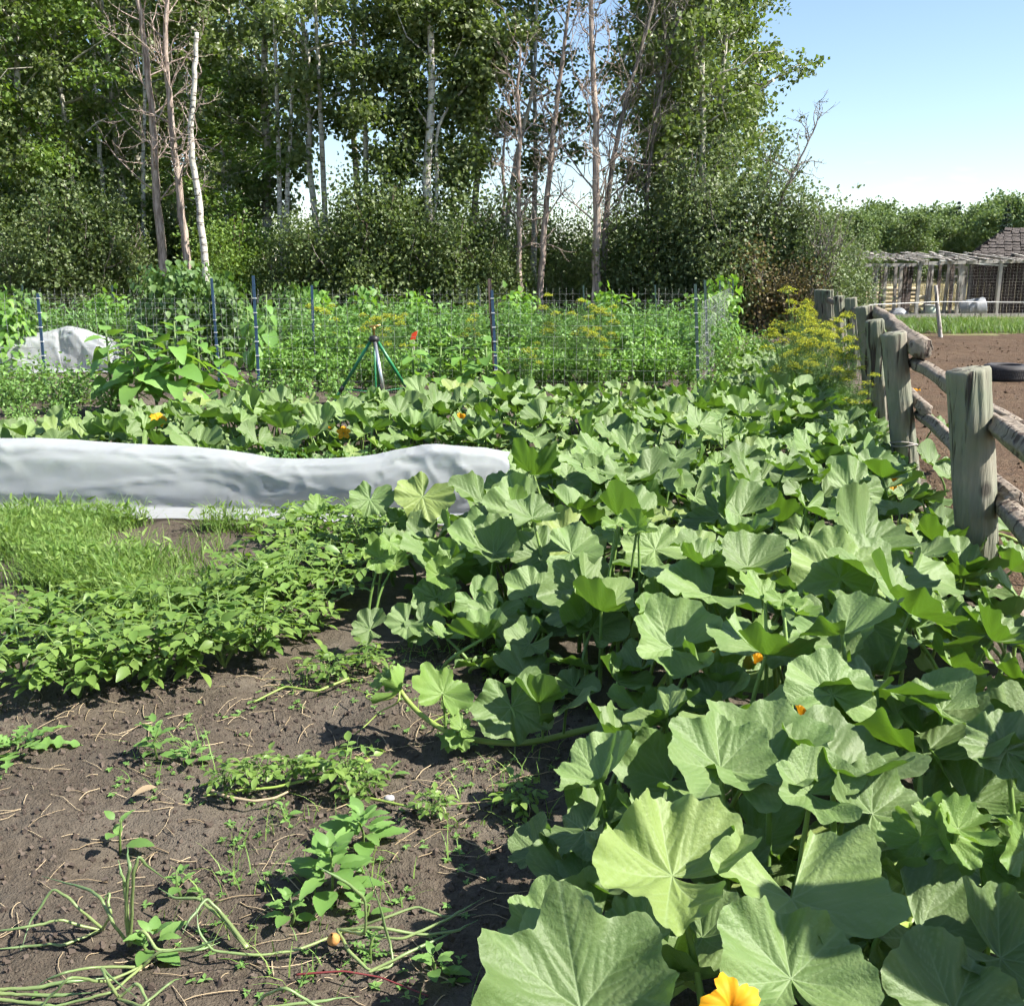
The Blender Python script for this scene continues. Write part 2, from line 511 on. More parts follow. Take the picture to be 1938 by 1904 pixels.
def fabric():
    a = NT('white row cover fabric')
    a.set(Roughness=0.75, Specular_IOR_Level=0.2)
    r1 = a.math('ABSOLUTE', a.math('SUBTRACT', a.noise(2.6, 2, 0.45), 0.5))
    r2 = a.math('ABSOLUTE', a.math('SUBTRACT', a.noise(6.5, 2, 0.45), 0.5))
    hgt = a.math('ADD', a.math('MULTIPLY', r1, -1.6), a.math('MULTIPLY', r2, -0.7))
    a.bump(hgt, 0.12, 0.05)
    st = a.ramp(a.noise(3.2, 5, 0.65), (0.52, 0.0), (0.72, 0.5))
    a.set(Base_Color=a.mix(st, (0.46, 0.48, 0.50), (0.37, 0.38, 0.36)))
    t = a.n("BsdfTranslucent")
    a.put(t.inputs["Color"], (0.62, 0.66, 0.64))
    m1 = a.n("MixShader")
    a.put(m1.inputs[0], 0.22)
    a.put(m1.inputs[1], a.p.outputs[0])
    a.put(m1.inputs[2], t.outputs[0])
    tr = a.n("BsdfTransparent")
    m2 = a.n("MixShader")
    a.put(m2.inputs[0], 0.32)
    a.put(m2.inputs[1], m1.outputs[0])
    a.put(m2.inputs[2], tr.outputs[0])
    a.put(a.out.inputs[0], m2.outputs[0])
    return a.m
M['fabric'] = fabric()

def tyre_mat():
    a = NT('tyre rubber')
    a.set(Base_Color=a.mix(a.noise(9, 5), (0.018, 0.018, 0.02), (0.06, 0.055, 0.055)), Roughness=0.7, Specular_IOR_Level=0.35)
    return a.m
M['tyre'] = tyre_mat()

# ------------------------------------------------------------------ ground
FENCE_PX = [(1832, 699), (1691, 630), (1655, 606), (1635, 580), (1610, 564), (1588, 560), (1570, 549.5), (1562, 549), (1555, 548.5), (1548, 548)]
FTOP = [G(px, py, 1.2) for px, py in FENCE_PX]
F0 = FTOP[0][:2]
F1 = FTOP[4][:2]
fdir = nrm(F1 - F0)
fnor = np.array((fdir[1], -fdir[0]))               # towards the paddock

def side(x, y):
    """metres beyond the rail fence, on the paddock side"""
    return (x - F0[0]) * fnor[0] + (y - F0[1]) * fnor[1]

def soil_h(x, y):
    near = np.clip((9 - np.asarray(y)) / 5, 0.15, 1)
    h = fbm(np.asarray(x) * 1.1, np.asarray(y) * 1.1, 3, 3) * 0.06 + fbm(np.asarray(x) * 6, np.asarray(y) * 6, 5, 4) * 0.045 * near
    h = h + .05 * fbm(np.asarray(x) * 2.6 + 3, np.asarray(y) * 2.6, 77, 2) * near
    return h + np.abs(fbm(np.asarray(x) * 19, np.asarray(y) * 19, 9, 2)) * 0.03 * near - 0.012

field = MB()
gx = np.concatenate([[-900, -300, -100], np.linspace(-60, 70, 27), [110, 300, 900]])
gy = np.concatenate([[-60, -20, -5], np.linspace(0, 130, 27), [200, 500, 1500]])
XX, YY = np.meshgrid(gx, gy, indexing='ij')
ZZ = np.where((YY > 60) | (XX < -30), 0.0, -0.12)
field.add(np.stack([XX, YY, ZZ - 0.09], -1), grid_faces(len(gx), len(gy)))
tag(obj("grass_field", field.mesh("grass_field", M['field'])), kind="structure")

def sheet(name, xs, ys, hf, mat):
    X, Y = np.meshgrid(xs, ys, indexing='ij')
    m = MB().add(np.stack([X, Y, hf(X, Y)], -1), grid_faces(len(xs), len(ys)))
    return tag(obj(name, m.mesh(name, mat)), kind="structure")

ys = 1.0 * (27.0 / 1.0) ** np.linspace(0, 1, 420)
xs = np.concatenate([np.linspace(-16, -2.6, 60)[:-1], np.linspace(-2.6, 1.6, 230), np.linspace(1.6, 9, 60)[1:]])
sheet("garden_soil", xs, ys, lambda X, Y: soil_h(X, Y) - 0.10 * np.clip((side(X, Y) - 0.25) / 0.25, 0, 1), M['soil'])
ys = 0.5 * (26.5 / 0.5) ** np.linspace(0, 1, 200)
sheet("paddock_dirt", np.linspace(0.5, 26, 190), ys,
      lambda X, Y: 0.005 + 0.05 * fbm(X * 1.3, Y * 1.3, 21, 4) + 0.03 * np.abs(fbm(X * 5, Y * 5, 23, 3)) - 0.20 * np.clip((0.3 - side(X, Y)) / 0.25, 0, 1), M['paddock'])
sheet("woodland_floor", np.linspace(-45, 13.2, 60), np.linspace(26.9, 62, 40),
      lambda X, Y: 0.01 + 0.12 * fbm(X * 0.6, Y * 0.6, 31, 3), M['litter'])
sheet("coop_yard", np.linspace(5, 32, 60), np.linspace(25.6, 45, 50),
      lambda X, Y: 0.012 + 0.05 * fbm(X * 1.2, Y * 1.2, 41, 3) - 0.3 * np.clip((13.6 - X) / .4, 0, 1) * (Y > 26.7), M['field'])

# ------------------------------------------------------------------ trees
def gen_tree(seed, H, zb, Rc, nleaf, leaf, tr, bark_m, leaf_m, prof=1.0, nb=44, narrow=False, std=0.22):
    """trunk mesh and crown mesh of one tree standing at the origin"""
    rng = np.random.default_rng(seed)
    n = 16
    t = np.linspace(0, 1, n)
    wx = np.cumsum(rng.normal(0, 0.05, n)) * 1.0
    wy = np.cumsum(rng.normal(0, 0.05, n)) * 1.0
    wx -= wx[0]; wy -= wy[0]
    P = np.stack([wx, wy, t * H], 1)
    rad = tr * (1 - 0.86 * t) * (1 + 0.35 * np.exp(-t * 22))
    mb = MB()
    P[0, 2] = -0.25
    mb.add(*tube(P, rad, 9))
    cl, cs = [], []
    for k in range(nb):
        f = zb / H + (0.97 - zb / H) * (k + rng.random()) / nb
        q = (f - zb / H) / (1 - zb / H)
        L = Rc * (0.25 + 1.05 * np.sin(np.pi * np.clip(q * 0.88 + 0.10, 0, 1)) ** 0.8 * prof) * rng.uniform(0.55, 1.1)
        az = k * 2.399 + rng.normal(0, 0.5)
        rise = rng.uniform(0.15, 0.9) + 0.5 * q
        b0 = np.array([np.interp(f, t, P[:, c]) for c in range(3)])
        s = np.linspace(0, 1, 5)
        d = np.array((math.cos(az), math.sin(az)))
        bp = np.stack([b0[0] + d[0] * L * s, b0[1] + d[1] * L * s, b0[2] + rise * L * (s - 0.35 * s * s)], 1)
        bp[1:] += rng.normal(0, 0.05 * L, (4, 3))
        mb.add(*tube(bp, (0.014 + 0.016 * L) * (1 - 0.8 * s), 4))
        m = rng.integers(5, 9)
        for c in range(m):
            u = rng.uniform(0.3, 1.08)
            c0 = np.array([np.interp(min(u, 1), s, bp[:, i]) for i in range(3)]) + rng.normal(0, 0.16 * L ** 0.5, 3) * (1, 1, 0.8)
            cl.append(c0)
            cs.append(rng.uniform(0.55, 1.25))
    cl, cs = np.array(cl), np.array(cs)
    wgt = cs ** 2 / np.sum(cs ** 2)
    ci = rng.choice(len(cl), nleaf, p=wgt)
    pos = cl[ci] + np.clip(rng.normal(0, std, (nleaf, 3)), -2.1 * std, 2.1 * std) * (cs[ci] * np.array(1.0))[:, None] * (1, 1, 0.72)
    tip = rdir(rng, nleaf, -0.4)
    nor = rdir(rng, nleaf, 0.6)
    cm = MB()
    sz = leaf * rng.uniform(0.65, 1.25, nleaf)
    crn = rng.random(len(cl))
    inst(cm, DIAM, frames(tip, nor), pos, sz, np.clip(0.45 * crn[ci] + 0.55 * rng.random(nleaf), 0, 1))
    return mb.mesh("trunk", bark_m), cm.mesh("crown", leaf_m, False)

def tree_thing(name, meshes, loc, label, cat, group=None, rz=0, s=1, sz=None, parts=("trunk", "crown")):
    e = empty(name, loc, label, cat, group, rz, s)
    if sz: e.scale = (s, s, sz)
    for p, m in zip(parts, meshes):
        obj(p, m, e)
    return e

ASP = [gen_tree(11, 14.0, 2.6, 1.55, 11000, 0.13, 0.15, M['aspen_bark'], M['aspen']),
       gen_tree(12, 13.0, 1.6, 1.65, 11500, 0.13, 0.13, M['aspen_bark'], M['aspen']),
       gen_tree(13, 12.0, 1.2, 1.70, 11000, 0.13, 0.12, M['aspen_bark'], M['aspen_light']),
       gen_tree(14, 14.5, 3.4, 1.70, 9500, 0.13, 0.17, M['birch'], M['aspen']),
       gen_tree(15, 12.5, 4.2, 1.35, 7000, 0.13, 0.11, M['aspen_bark'], M['aspen'], nb=30)]
ORD = ['leftmost', 'second from the left', 'third from the left', 'fourth from the left', 'fifth from the left', 'sixth from the left',
       'seventh from the left', 'eighth from the left', 'ninth from the left', 'tenth from the left', 'eleventh from the left',
       'twelfth from the left', 'thirteenth from the left', 'fourteenth from the left', 'fifteenth from the left', 'sixteenth from the left',
       'seventeenth from the left', 'eighteenth from the left']

def at_px(px, Y):
    return np.array(((px - CX) / FPX * (Y * cp + CAM_H * sp), Y, 0.0))      # ground point under column px (near the horizon)

# front row: (column in the photograph, distance, variant, scale, height scale)
front = [(-30, 29, 1, 1.05, 1.0), (70, 30, 0, 1.0, 1.0), (165, 31, 2, 1.0, .95), (245, 32, 1, 1.0, 1.05), (440, 30.5, 2, .95, .62), (520, 31, 0, 1.1, 1.0),
         (600, 30, 4, 1.05, 1.05), (685, 31, 4, 1.15, 1.0), (905, 31.5, 4, 1.15, 1.0),
         (1010, 32, 4, 1.0, .95), (1255, 30.5, 0, .95, 1.0), (1305, 29, 1, 1.05, 1.05), (1350, 30.5, 1, 1.05, 1.0)]
for i, (px, Y, v, s, hz) in enumerate(front):
    tree_thing("aspen_tree", ASP[v], at_px(px, Y), f"leafy green aspen in the front row of the wood, {ORD[i]}", "tree",
               "aspens at the edge of the wood", rz=i * 1.7, s=s, sz=s * hz)
back = [(-80, 36, 1), (10, 37, 0), (95, 36, 2), (185, 38, 1), (290, 36, 0), (335, 39, 1), (395, 37, 0), (470, 38, 4),
        (860, 41, 4), (1235, 37, 4), (1290, 36, 0), (1340, 37, 1)]
for i, (px, Y, v) in enumerate(back):
    s = 1.0 + 0.1 * math.sin(i * 2.1)
    tree_thing("aspen_tree", ASP[v], at_px(px, Y), f"shaded aspen in the second row of the wood, {ORD[i]}", "tree",
               "aspens deeper in the wood", rz=i * 2.3 + .5, s=s * 1.1)
deep = [(-60, 46, 2), (30, 47, 1), (120, 45, 2), (210, 47, 1), (300, 46, 0), (390, 48, 2), (480, 46, 1)]
for i, (px, Y, v) in enumerate(deep):
    tree_thing("aspen_tree", ASP[v], at_px(px, Y), f"aspen far back in the dense left of the wood, {ORD[i]}", "tree",
               "aspens at the back of the wood", rz=i * 1.1 + .9, s=1.25)

# the big pale-trunked aspen in the middle, its stem traced
def traced(path_px, Y, r0, r1, mat, n=8, wob=0.0, seed=0):
    rng = np.random.default_rng(seed)
    P = np.array([D(px, py, Y) for px, py in path_px])
    Q = np.concatenate([[P[0] * (1, 1, 0) - (0, 0, .2)], P])
    k = np.linspace(0, len(Q) - 1, (len(Q) - 1) * 4 + 1)
    S = np.stack([np.interp(k, np.arange(len(Q)), Q[:, c]) for c in range(3)], 1)
    for _ in range(2):
        S[1:-1] = (S[:-2] + 2 * S[1:-1] + S[2:]) / 4
    S[1:-1] += rng.normal(0, wob, S[1:-1].shape) * (1, 1, 0.2)
    return S, np.linspace(r0, r1, len(S))

def local_thing(name, base, label, cat, group=None):
    return empty(name, base, label, cat, group)

def rel(S, base):
    return np.asarray(S) - np.asarray(base)

hero_S, hero_r = traced([(812, 560), (815, 420), (806, 350), (812, 270), (818, 180), (815, 60), (812, -60), (815, -180)], 28.5, 0.155, 0.06, M['birch'])
base = np.array((hero_S[0][0], hero_S[0][1], 0))
e = local_thing("aspen_tree", base, "tall aspen with a thick white trunk in the middle of the wood", "tree")
mb = MB().add(*tube(rel(hero_S, base), hero_r, 10))
S2, r2 = traced([(815, 430), (828, 370), (824, 250), (850, 200), (872, 175), (900, 150)], 28.6, 0.07, 0.02, M['birch'])
mb.add(*tube(rel(S2[4:], base), r2[4:], 7))
for path in ([(806, 320), (775, 300), (760, 250)], [(812, 240), (780, 190), (765, 140)], [(815, 160), (860, 110), (880, 60)], [(815, 110), (770, 70), (750, 20)]):
    q, rr = np.array([D(a, b, 28.5) for a, b in path]), 0.04
    mb.add(*tube(rel(q, base), np.linspace(0.035, 0.008, len(q)), 5))
obj("trunk", mb.mesh("trunk", M['birch']), e)
rng = np.random.default_rng(77)
cm = MB()
BY = .45
blobs = [(760, 280, .5), (735, 200, .6), (770, 130, .6), (830, 60, .7), (890, 120, .55), (905, 200, .5), (870, 300, .4), (740, 60, .7), (800, -40, .9),
         (880, 20, .7), (910, 260, .35), (745, 330, .4), (850, 350, .4), (690, 130, .5), (940, 60, .6), (800, 230, .35), (845, 210, .4), (770, 395, .4)]
for (a, b, r) in blobs:
    c = rel(D(a, b, 28.5 + BY), base)
    for q in range(5):
        n = int(340 * r * r / .36)
        c2 = c + rng.normal(0, r * .75, 3) * (1, 1.2, .8)
        pos = c2 + np.clip(rng.normal(0, .28, (n, 3)), -.6, .6) * (1, 1, .7)
        inst(cm, DIAM, frames(rdir(rng, n, -.4), rdir(rng, n, .6)), pos, .13 * rng.uniform(.65, 1.25, n), np.clip(.4 * rng.random() + .6 * rng.random(n), 0, 1))
obj("crown", cm.mesh("crown", M['aspen'], False), e)

# bare and dying trees, traced
def bare_branches(mb, S, rad, seed, n0, L0, f0=0.35, depth=2, droop=0.0):
    rng = np.random.default_rng(seed)
    N = len(S)
    def grow(p, d, L, r, lev):
        k = 5
        pts = [p]
        for _ in range(k - 1):
            d = nrm(d + rng.normal(0, 0.20, 3) + (0, 0, 0.10 - droop))
            pts.append(pts[-1] + d * L / (k - 1))
        pts = np.array(pts)
        mb.add(*tube(pts, np.linspace(r, r * 0.35, k), 4 if lev else 5, cap=False))
        if lev > 0:
            for _ in range(rng.integers(3, 6)):
                u = rng.integers(1, k)
                grow(pts[u], nrm(d + rng.normal(0, 0.75, 3)), L * rng.uniform(0.35, 0.62), r * 0.55, lev - 1)
    for i in range(n0):
        f = f0 + (1 - f0) * (i + rng.random()) / n0
        x = f * (N - 1)
        j = min(int(x), N - 2)
        p = S[j] + (S[j + 1] - S[j]) * (x - j)
        az = i * 2.4 + rng.normal(0, .5)
        grow(p, nrm((math.cos(az), math.sin(az) * .8, rng.uniform(.5, 1.3))), L0 * rng.uniform(.6, 1.15) * (1.15 - .5 * f), 0.028 * (1.2 - .6 * f), depth)

bare = [([(315, 535), (302, 440), (295, 350), (288, 230), (278, 110), (262, 0), (255, -90)], 27.5, .135, .05, 'dead_bark', 13, 1.5, .42,
         "leafless tree with peeling pinkish trunk, left of the two tallest bare stems"),
        ([(357, 540), (350, 440), (333, 320), (322, 200), (312, 100), (316, 0), (318, -90)], 27.3, .12, .045, 'dead_bark', 12, 1.4, .42,
         "leafless tree with pinkish trunk, right of the two tallest bare stems"),
        ([(392, 540), (386, 470), (375, 370), (360, 275), (366, 180), (371, 110), (372, 62)], 27.0, .11, .05, 'birch', 3, .5, .5,
         "crooked snapped birch with a clean white trunk and no leaves"),
        ([(983, 545), (982, 450), (982, 350), (985, 260), (980, 175), (985, 90)], 28.0, .085, .03, 'dead_bark', 9, 1.1, .35,
         "thin straight bare trunk just right of the wood's middle"),
        ([(1022, 540), (1030, 430), (1040, 330), (1048, 240), (1060, 140), (1075, 40), (1085, -60)], 28.4, .10, .035, 'dead_bark', 11, 1.3, .35,
         "bare trunk leaning gently right, beside the thin straight one"),
        ([(1128, 535), (1130, 430), (1128, 330), (1130, 240), (1122, 140), (1118, 30), (1120, -80)], 27.8, .13, .045, 'dead_bark', 13, 1.5, .3,
         "stout reddish bare trunk amid the tangle of dead branches"),
        ([(1140, 535), (1146, 440), (1150, 380), (1165, 270), (1195, 150), (1225, 60), (1245, -40)], 28.2, .10, .035, 'grey_twig', 12, 1.5, .3,
         "grey bare tree forking out to the right beside the stout reddish trunk"),
        ([(1205, 530), (1220, 430), (1228, 330), (1242, 220), (1262, 120), (1290, 20)], 28.6, .08, .03, 'grey_twig', 11, 1.4, .3,
         "slender grey dead tree, last bare one before the leafy right edge"),
        ([(940, 540), (948, 450), (955, 380), (952, 300), (958, 230)], 29.5, .07, .03, 'dead_bark', 6, .9, .3,
         "thin brown dead stem left of the straight bare trunk")]
for i, (path, Y, r0, r1, mt, nb, L0, f0, lab) in enumerate(bare):
    S, rr = traced(path, Y, r0, r1, M[mt], wob=0.012, seed=i)
    base = np.array((S[0][0], S[0][1], 0))
    S = rel(S, base)
    e = local_thing("bare_tree", base, lab, "tree", "bare trees at the wood's edge")
    mb = MB().add(*tube(S, rr, 9))
    obj("trunk", mb.mesh("trunk", M[mt]), e)
    mb = MB()
    bare_branches(mb, S, rr, 100 + i, int(nb * (1.35 if i < 3 else 1.8)), L0 * 1.3, f0 * .8)
    obj("branch", mb.mesh("branch", M['grey_twig' if mt != 'dead_bark' else 'dead_bark']), e)
stems = [([(205, 540), (198, 400), (190, 300), (182, 200), (178, 100), (172, -60)], 31.5, 'birch', "pale birch stem showing between leaves, left of the bare trees"),
         ([(90, 540), (88, 390), (92, 250), (96, 100), (98, -60)], 33.0, 'birch', "white stem in the deep shade at far left"),
         ([(140, 540), (112, 350), (90, 250), (60, 120)], 32.5, 'birch', "slanting white stem in the shade at far left"),
         ([(275, 540), (272, 450), (270, 330), (274, 200), (270, 60)], 31.5, 'birch', "thin white stem low among leaves left of the bare trees"),
         ([(537, 540), (530, 400), (528, 320), (524, 200), (520, 40), (518, -60)], 30.2, 'birch', "pale double trunk left of the tripod sprinkler's column, thicker stem"),
         ([(548, 540), (542, 400), (546, 322), (552, 200), (556, 60)], 30.1, 'birch', "pale double trunk left of the tripod sprinkler's column, thinner stem"),
         ([(428, 540), (430, 470), (434, 350), (436, 200), (432, 40)], 31.8, 'birch', "thin white stem right of the crooked snapped birch"),
         ([(697, 540), (693, 360), (692, 260), (690, 150), (688, 20), (686, -80)], 30, 'aspen_bark', "grey green stem seen high between two leafy crowns"),
         ([(618, 540), (612, 330), (606, 200), (600, 90), (596, 0), (592, -80)], 29.8, 'aspen_bark', "tall pale stem against sky gaps right of the bare trees"),
         ([(955, 540), (962, 380), (985, 260), (1010, 170), (1015, 60), (1018, -60)], 30.5, 'aspen_bark', "pale stem behind the thin straight bare trunk"),
         ([(760, 540), (752, 400), (768, 300), (775, 200), (770, 60)], 31.5, 'aspen_bark', "slim dark green stem left of the thick white trunk")]
for i, (path, Y, mt, lab) in enumerate(stems):
    S, rr = traced(path, Y, .095, .035, M[mt], seed=i + 40, wob=.008)
    base = np.array((S[0][0], S[0][1], 0))
    tag(obj("birch_stem", MB().add(*tube(rel(S, base), rr, 8)).mesh("birch_stem", M[mt]), None, Matrix.Translation(base)), lab, "tree stem", "pale stems in the wood")

# ------------------------------------------------------------------ bushes along the wood
def gen_bush(seed, H, Rc, nleaf, leaf, leaf_m, twig_m, lt=DIAM, ns=9, std=.22, ncl=46, hole=0.25, zlow=.12):
    rng = np.random.default_rng(seed)
    mb = MB()
    tips = []
    for k in range(ns):
        az, sp_ = rng.uniform(0, 6.28), rng.uniform(0.2, 1) * Rc
        s = np.linspace(0, 1, 6)
        top = np.array((math.cos(az) * sp_, math.sin(az) * sp_, H * rng.uniform(.65, 1.0) * (1 - 0.3 * (sp_ / Rc) ** 2)))
        P = np.array((rng.normal(0, .12 * Rc), rng.normal(0, .12 * Rc), -.1)) * (1 - s)[:, None] + top * np.stack([s ** 1.3, s ** 1.3, s ** .9], 1)
        P[1:-1] += rng.normal(0, .05 * H / 2, (4, 3))
        mb.add(*tube(P, np.linspace(.02, .005, 6) * (H / 2.5) ** .6, 5))
        tips.append(P)
        for b in range(5):
            u = rng.integers(1, 5)
            q = P[u]
            d = rdir(rng, 1, .6)[0] * rng.uniform(.25, .6) * H / 3
            B = np.array([q, q + d * .5 + rng.normal(0, .03, 3), q + d + (0, 0, .1)])
            mb.add(*tube(B, np.linspace(.009, .003, 3) * (H / 2.5) ** .6, 4, cap=False))
            tips.append(B)
    allp = np.concatenate(tips)
    allp = allp[allp[:, 2] > zlow * H]
    ci = rng.integers(0, len(allp), ncl)
    cl = allp[ci] + rng.normal(0, .10 * Rc, (ncl, 3))
    cs = rng.uniform(.5, 1.3, ncl)
    li = rng.choice(ncl, nleaf, p=cs ** 2 / np.sum(cs ** 2))
    pos = cl[li] + np.clip(rng.normal(0, std, (nleaf, 3)), -2 * std, 2 * std) * cs[li][:, None]
    pos[:, 2] = np.abs(pos[:, 2]) + 0.02
    cr = rng.random(ncl)
    cm = MB()
    inst(cm, lt, frames(rdir(rng, nleaf, -.2), rdir(rng, nleaf, .7)), pos, leaf * rng.uniform(.6, 1.25, nleaf), np.clip(.45 * cr[li] + .55 * rng.random(nleaf), 0, 1))
    return mb.mesh("stem", twig_m), cm.mesh("foliage", leaf_m, False)

BUSH = [gen_bush(31, 3.0, 1.3, 9500, .078, M['scrub'], M['brown_twig'], std=.27),
        gen_bush(32, 3.3, 1.5, 10500, .078, M['scrub'], M['grey_twig'], std=.30),
        gen_bush(33, 2.8, 1.2, 8000, .078, M['aspen_light'], M['brown_twig'], std=.27),
        gen_bush(34, 4.4, 1.7, 15000, .085, M['willow'], M['grey_twig'], lt=DIAM, std=.30, ncl=80),
        gen_bush(35, 2.4, 1.1, 2600, .080, M['dry_scrub'], M['grey_twig'], std=.25, ns=16),
        gen_bush(36, 3.2, 1.3, 300, .07, M['willow'], M['grey_twig'], std=.2, ns=26)]
bushes = [(-20, 28, 0, 1.1), (60, 27.6, 1, .9), (130, 28, 0, 1.05), (200, 27.8, 1, .85), (255, 28.6, 0, .8), (430, 28.6, 2, .95), (470, 28.2, 2, .9), (520, 28, 0, .8),
          (585, 28, 0, 1.0), (650, 27.7, 1, .95), (725, 27.8, 0, 1.05), (780, 28.4, 1, .85), (860, 28, 1, .95), (925, 27.8, 0, .85), (990, 29.2, 1, .75),
          (1070, 29.4, 0, .8)]
for i, (px, Y, v, s) in enumerate(bushes):
    tree_thing("bush", BUSH[v], at_px(px, Y), f"dark green undergrowth bush at the foot of the wood, {ORD[i]}", "bush", "undergrowth along the wood",
               rz=i * 1.9, s=s * (.75 + .65 * abs(math.sin(i * 2.7))), parts=("stem", "foliage"))
hedge = [(330, 33), (-60, 40), (140, 41), (300, 42), (420, 40), (560, 41), (690, 42), (800, 43), (900, 44), (1000, 43), (1090, 44), (1180, 43), (1270, 42), (620, 36.5), (745, 37), (855, 36.5), (950, 37.5), (1045, 36.5)]
for i, (px, Y) in enumerate(sorted(hedge)):
    tree_thing("bush", BUSH[i % 2], at_px(px, Y), f"shaded thicket bush behind the trunks, {ORD[i]}", "bush", "thicket behind the trunks", rz=i * 2.7 + 1, s=1.25, parts=("stem", "foliage"))
right = [(1170, 28.6, 1, .95, "dark bush under the tangle of dead branches"), (1240, 28, 0, 1.1, "dark bush between the dead branches and the leafy right edge"),
         (1310, 27.8, 3, 1.15, "tall olive green willow scrub below the rightmost aspens"), (1395, 27.3, 3, 1.15, "tall olive green willow scrub nearest the open sky, upper slope"),
         (1475, 27.0, 3, .98, "olive green willow scrub stepping down towards the fence"), (1550, 27.0, 3, .74, "low grey green willow scrub at the end of the wood"),
         (1440, 26.2, 4, 1.0, "browning half dry bush in front of the willow scrub"), (1505, 26.0, 4, .8, "small brown twiggy bush by the yellow dill"),
         (1545, 26.3, 5, 1.05, "leafless grey twig bush beside the poultry run"), (1590, 29.5, 3, .60, "small leafy bush leaning over the poultry run's corner"),
         (1375, 26.2, 1, .62, "low dark bush behind the green steel stakes")]
for i, (px, Y, v, s, lab) in enumerate(right):
    tree_thing("bush", BUSH[v], at_px(px, Y), lab, "bush", rz=i * 1.3 + .4, s=s, parts=("stem", "foliage"))
# a bare limb reaching out against the sky on the right
mb = MB()
S, rr = traced([(1440, 480), (1470, 400), (1500, 330), (1530, 270), (1545, 235)], 26.8, .05, .012, M['grey_twig'], seed=9, wob=.02)
base = np.array((S[0][0], S[0][1], 0)); S = rel(S, base)
e = local_thing("bare_tree", base, "thin leafless sapling whose twigs show against open sky", "tree")
obj("trunk", MB().add(*tube(S, rr, 6)).mesh("trunk", M['grey_twig']), e)
bare_branches(mb, S, rr, 205, 12, 1.0, .35)
obj("branch", mb.mesh("branch", M['grey_twig']), e)

# ------------------------------------------------------------------ the far tree line on the right
FAR = [gen_tree(51, 9.5, .8, 2.6, 5200, .36, .16, M['aspen_bark'], M['distant'], nb=40, std=.55),
       gen_tree(52, 9.0, .6, 2.8, 5200, .36, .16, M['aspen_bark'], M['distant'], nb=40, std=.6)]
fx = [1560, 1600, 1628, 1660, 1692, 1722, 1748, 1778, 1806, 1834, 1862, 1900, 1930, 1965, 2010]
fs = [.72, .84, .70, .82, .66, .74, .60, .72, .58, .86, .74, .98, .84, .98, .8]
for i, (px, s) in enumerate(zip(fx, fs)):
    tree_thing("poplar_tree", FAR[i % 2], at_px(px, 118 + 7 * math.sin(i * 2.3)), f"distant poplar in the tree line beyond the field, {ORD[i]}", "tree",
               "distant tree line", rz=i * 2.1, s=s)
for i in range(16):
    px = 1560 + i * 30 + 8 * math.sin(i * 3)
    if i < 16:
        tree_thing("poplar_tree", FAR[(i + 1) % 2], at_px(px, 132 + 5 * math.sin(i)), f"distant poplar in the rear of the far tree line, {ORD[i]}", "tree",
                   "distant tree line, rear", rz=i * 1.3, s=.80 - .16 * math.sin(i * 1.7))

def gen_spruce(seed, H):
    rng = np.random.default_rng(seed)
    tm = MB().add(*tube([(0, 0, -.2), (0, 0, H * .5), (0, 0, H)], [.16, .09, .01], 7))
    cm = MB()
    n = 3600
    q = rng.random(n) ** .75
    az = rng.uniform(0, 6.28, n)
    tier = (np.floor(q * 16) + .3 + .5 * rng.random(n)) / 16
    rad = H * .2 * (1 - tier * .97) * rng.uniform(.25, 1.05, n)
    pos = np.stack([np.cos(az) * rad, np.sin(az) * rad, H * (.06 + .94 * tier) - .30 * rad], 1)
    tip = np.stack([np.cos(az), np.sin(az), -.35 + 0 * az], 1) + rng.normal(0, .3, (n, 3))
    inst(cm, DIAM, frames(tip, rdir(rng, n, 2)), pos, .42 * rng.uniform(.6, 1.2, n) * (1 - .72 * tier), rng.random(n))
    return tm.mesh("trunk", M['brown_twig']), cm.mesh("crown", M['spruce'], False)
SPR = gen_spruce(61, 9.0)
tree_thing("spruce_tree", SPR, at_px(1893, 108), "dark pointed spruce standing in the far poplar line", "tree", s=.9)
tree_thing("spruce_tree", SPR, at_px(1801, 128), "spruce whose small tip pokes above the far poplar line", "tree", s=1.06)

